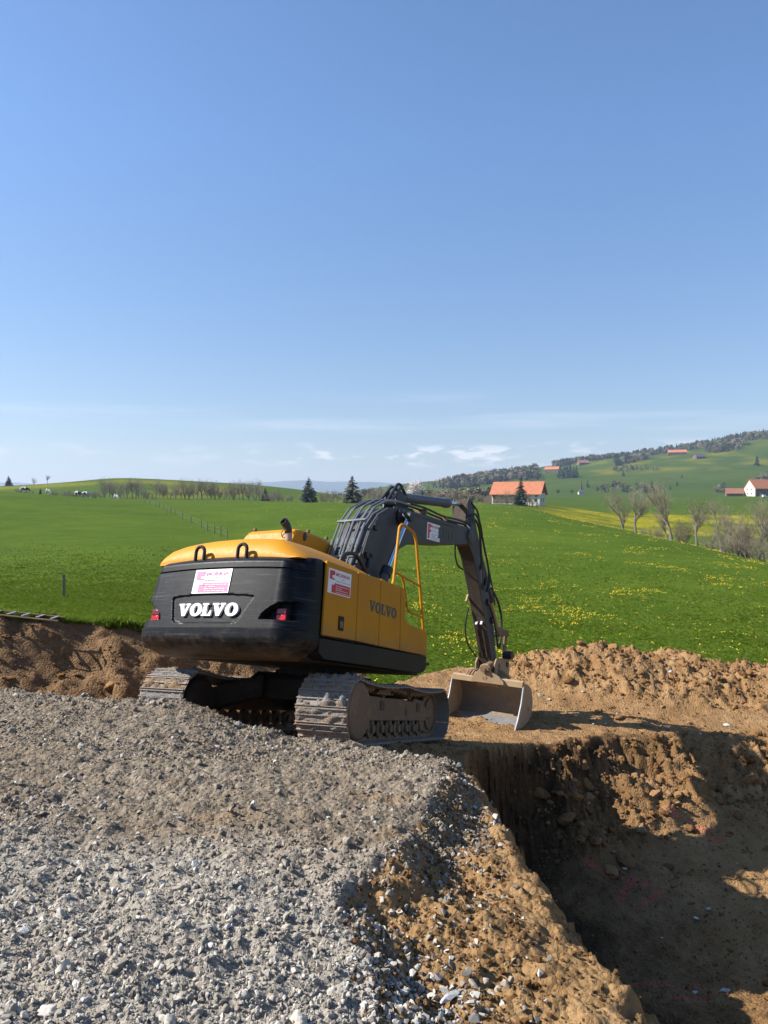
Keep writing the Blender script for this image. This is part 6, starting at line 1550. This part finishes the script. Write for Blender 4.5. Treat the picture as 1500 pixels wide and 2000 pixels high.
for px, py, hp, lab in [(1147, 952, 16, 'lone dark spruce on the slope right of the chapel spire'), (1217, 961, 17, 'left spruce of the pair at the foot of the far slope'), (1225, 961, 15, 'right spruce of the pair at the foot of the far slope'), (1257, 962, 19, 'slim spruce at the slope foot left of the darkest single spruce'), (1273, 962, 24, 'darkest single spruce at the foot of the far slope'),
                     (1331, 934, 9, 'small dark spruce low in the open middle of the far slope'), (1322, 949, 10, 'small spruce beside pale scrub below the open slope'), (1478, 910, 22, 'tall lone spruce on the slope above the cream farmhouse'), (1217, 930, 13, 'lone spruce standing in the hedge across the far slope')]:
    q = hit(px, py); h = hp / 1502 * q.y; o = bpy.data.objects.new('spruce_tree', LC[px % 4]); col.objects.link(o); o.location = q; o.scale = (h * 1.2, h * 1.2, h); tag(o, lab, 'tree')
for px, py, hp, lab in [(1090, 965, 9, 'round dark bush in the field, left of the two near the chapel'), (1117, 965, 9, 'round dark bush in the field next to the chapel')]:
    q = hit(px, py); h = hp / 1502 * q.y; o = bpy.data.objects.new('round_bush', LDm[px % 4].copy()); o.data.materials.clear(); o.data.materials.append(M['spruce_wood']); col.objects.link(o); o.location = q; o.scale = (h * 1.3, h * 1.3, h); tag(o, lab, 'bush')
# ---- every tree of a row told by its place in the row
ORD = 'first second third fourth fifth sixth seventh eighth ninth tenth eleventh twelfth thirteenth fourteenth fifteenth sixteenth seventeenth'.split()
for gname, phrase in ((G1, '{} leafless grey tree from the {} in the row below the left hill'), (G2, '{} low leafless bush from the {} in the hedge below the left hill'), (G3, '{} leafless tree from the {} on the crest behind the excavator boom'),
                      (G4, '{} leafless many-stemmed bush from the {} in the hollow right of the meadow'), (G5, '{} leafless shrub from the {} in front of the orange-roofed barn'), (G6, '{} dark spruce from the {} in the clump above the chapel')):
    row = sorted([o for o in scene.objects if o.parent is None and o.get('group') == gname], key=lambda o: o.location.x / o.location.y); n = len(row)
    for i, o in enumerate(row): o['label'] = phrase.format(ORD[i], 'left') if i < (n + 1) // 2 else phrase.format(ORD[n - 1 - i], 'right')
# ---- blue range on the horizon
xs_ = np.linspace(-7500, 7500, 260); rows = []
for j, f in enumerate((0, .35, .7, .9, 1.0, 1.15)):
    hgt_ = 225 + 45 * fbm(xs_ / 1900, xs_ * 0 + 2.2, 601, 4) ; prof = (0, .45, .85, .97, 1.0, .6)[j]
    rows.append(np.stack([xs_, 8200 + 900 * f + 0 * xs_, -45 + (hgt_ + 45) * prof + 9 * fbm(xs_ / 260, xs_ * 0 + j * 3.1, 611, 3)], 1))
me = grid_mesh('mountain_range', np.array(rows)); t = NT('wooded_range'); M['range'] = t.done(t.mix(t.noise(.004, 5), (.035, .05, .03), (.06, .075, .04)), .95)
o = obj('mountain_range', me, M['range']); o['kind'] = 'structure'
# plain beyond the hills, far below the line of sight to the range
m = MB(); m.add([(-9000, 3300, -48), (9000, 3300, -48), (9000, 9300, -48), (-9000, 9300, -48)], [(0, 1, 2, 3)]); o = m.build('far_plain', M['meadow'], None, smooth=0); o['kind'] = 'structure'
# ---- air
if HAZE > 0:
    m = MB(); m.box((0, 4400, 120), (19000, 10400, 420)); hz = m.build('haze', None, None, smooth=0); hz['kind'] = 'stuff'
    hm = bpy.data.materials.new('thin_air_haze'); hm.use_nodes = True; hm.node_tree.nodes.clear()
    pv = hm.node_tree.nodes.new('ShaderNodeVolumePrincipled'); ho = hm.node_tree.nodes.new('ShaderNodeOutputMaterial')
    pv.inputs['Color'].default_value = (.62, .76, 1.0, 1); pv.inputs['Density'].default_value = HAZE; pv.inputs['Anisotropy'].default_value = 0.2
    hm.node_tree.links.new(pv.outputs[0], ho.inputs['Volume']); hz.data.materials.append(hm)
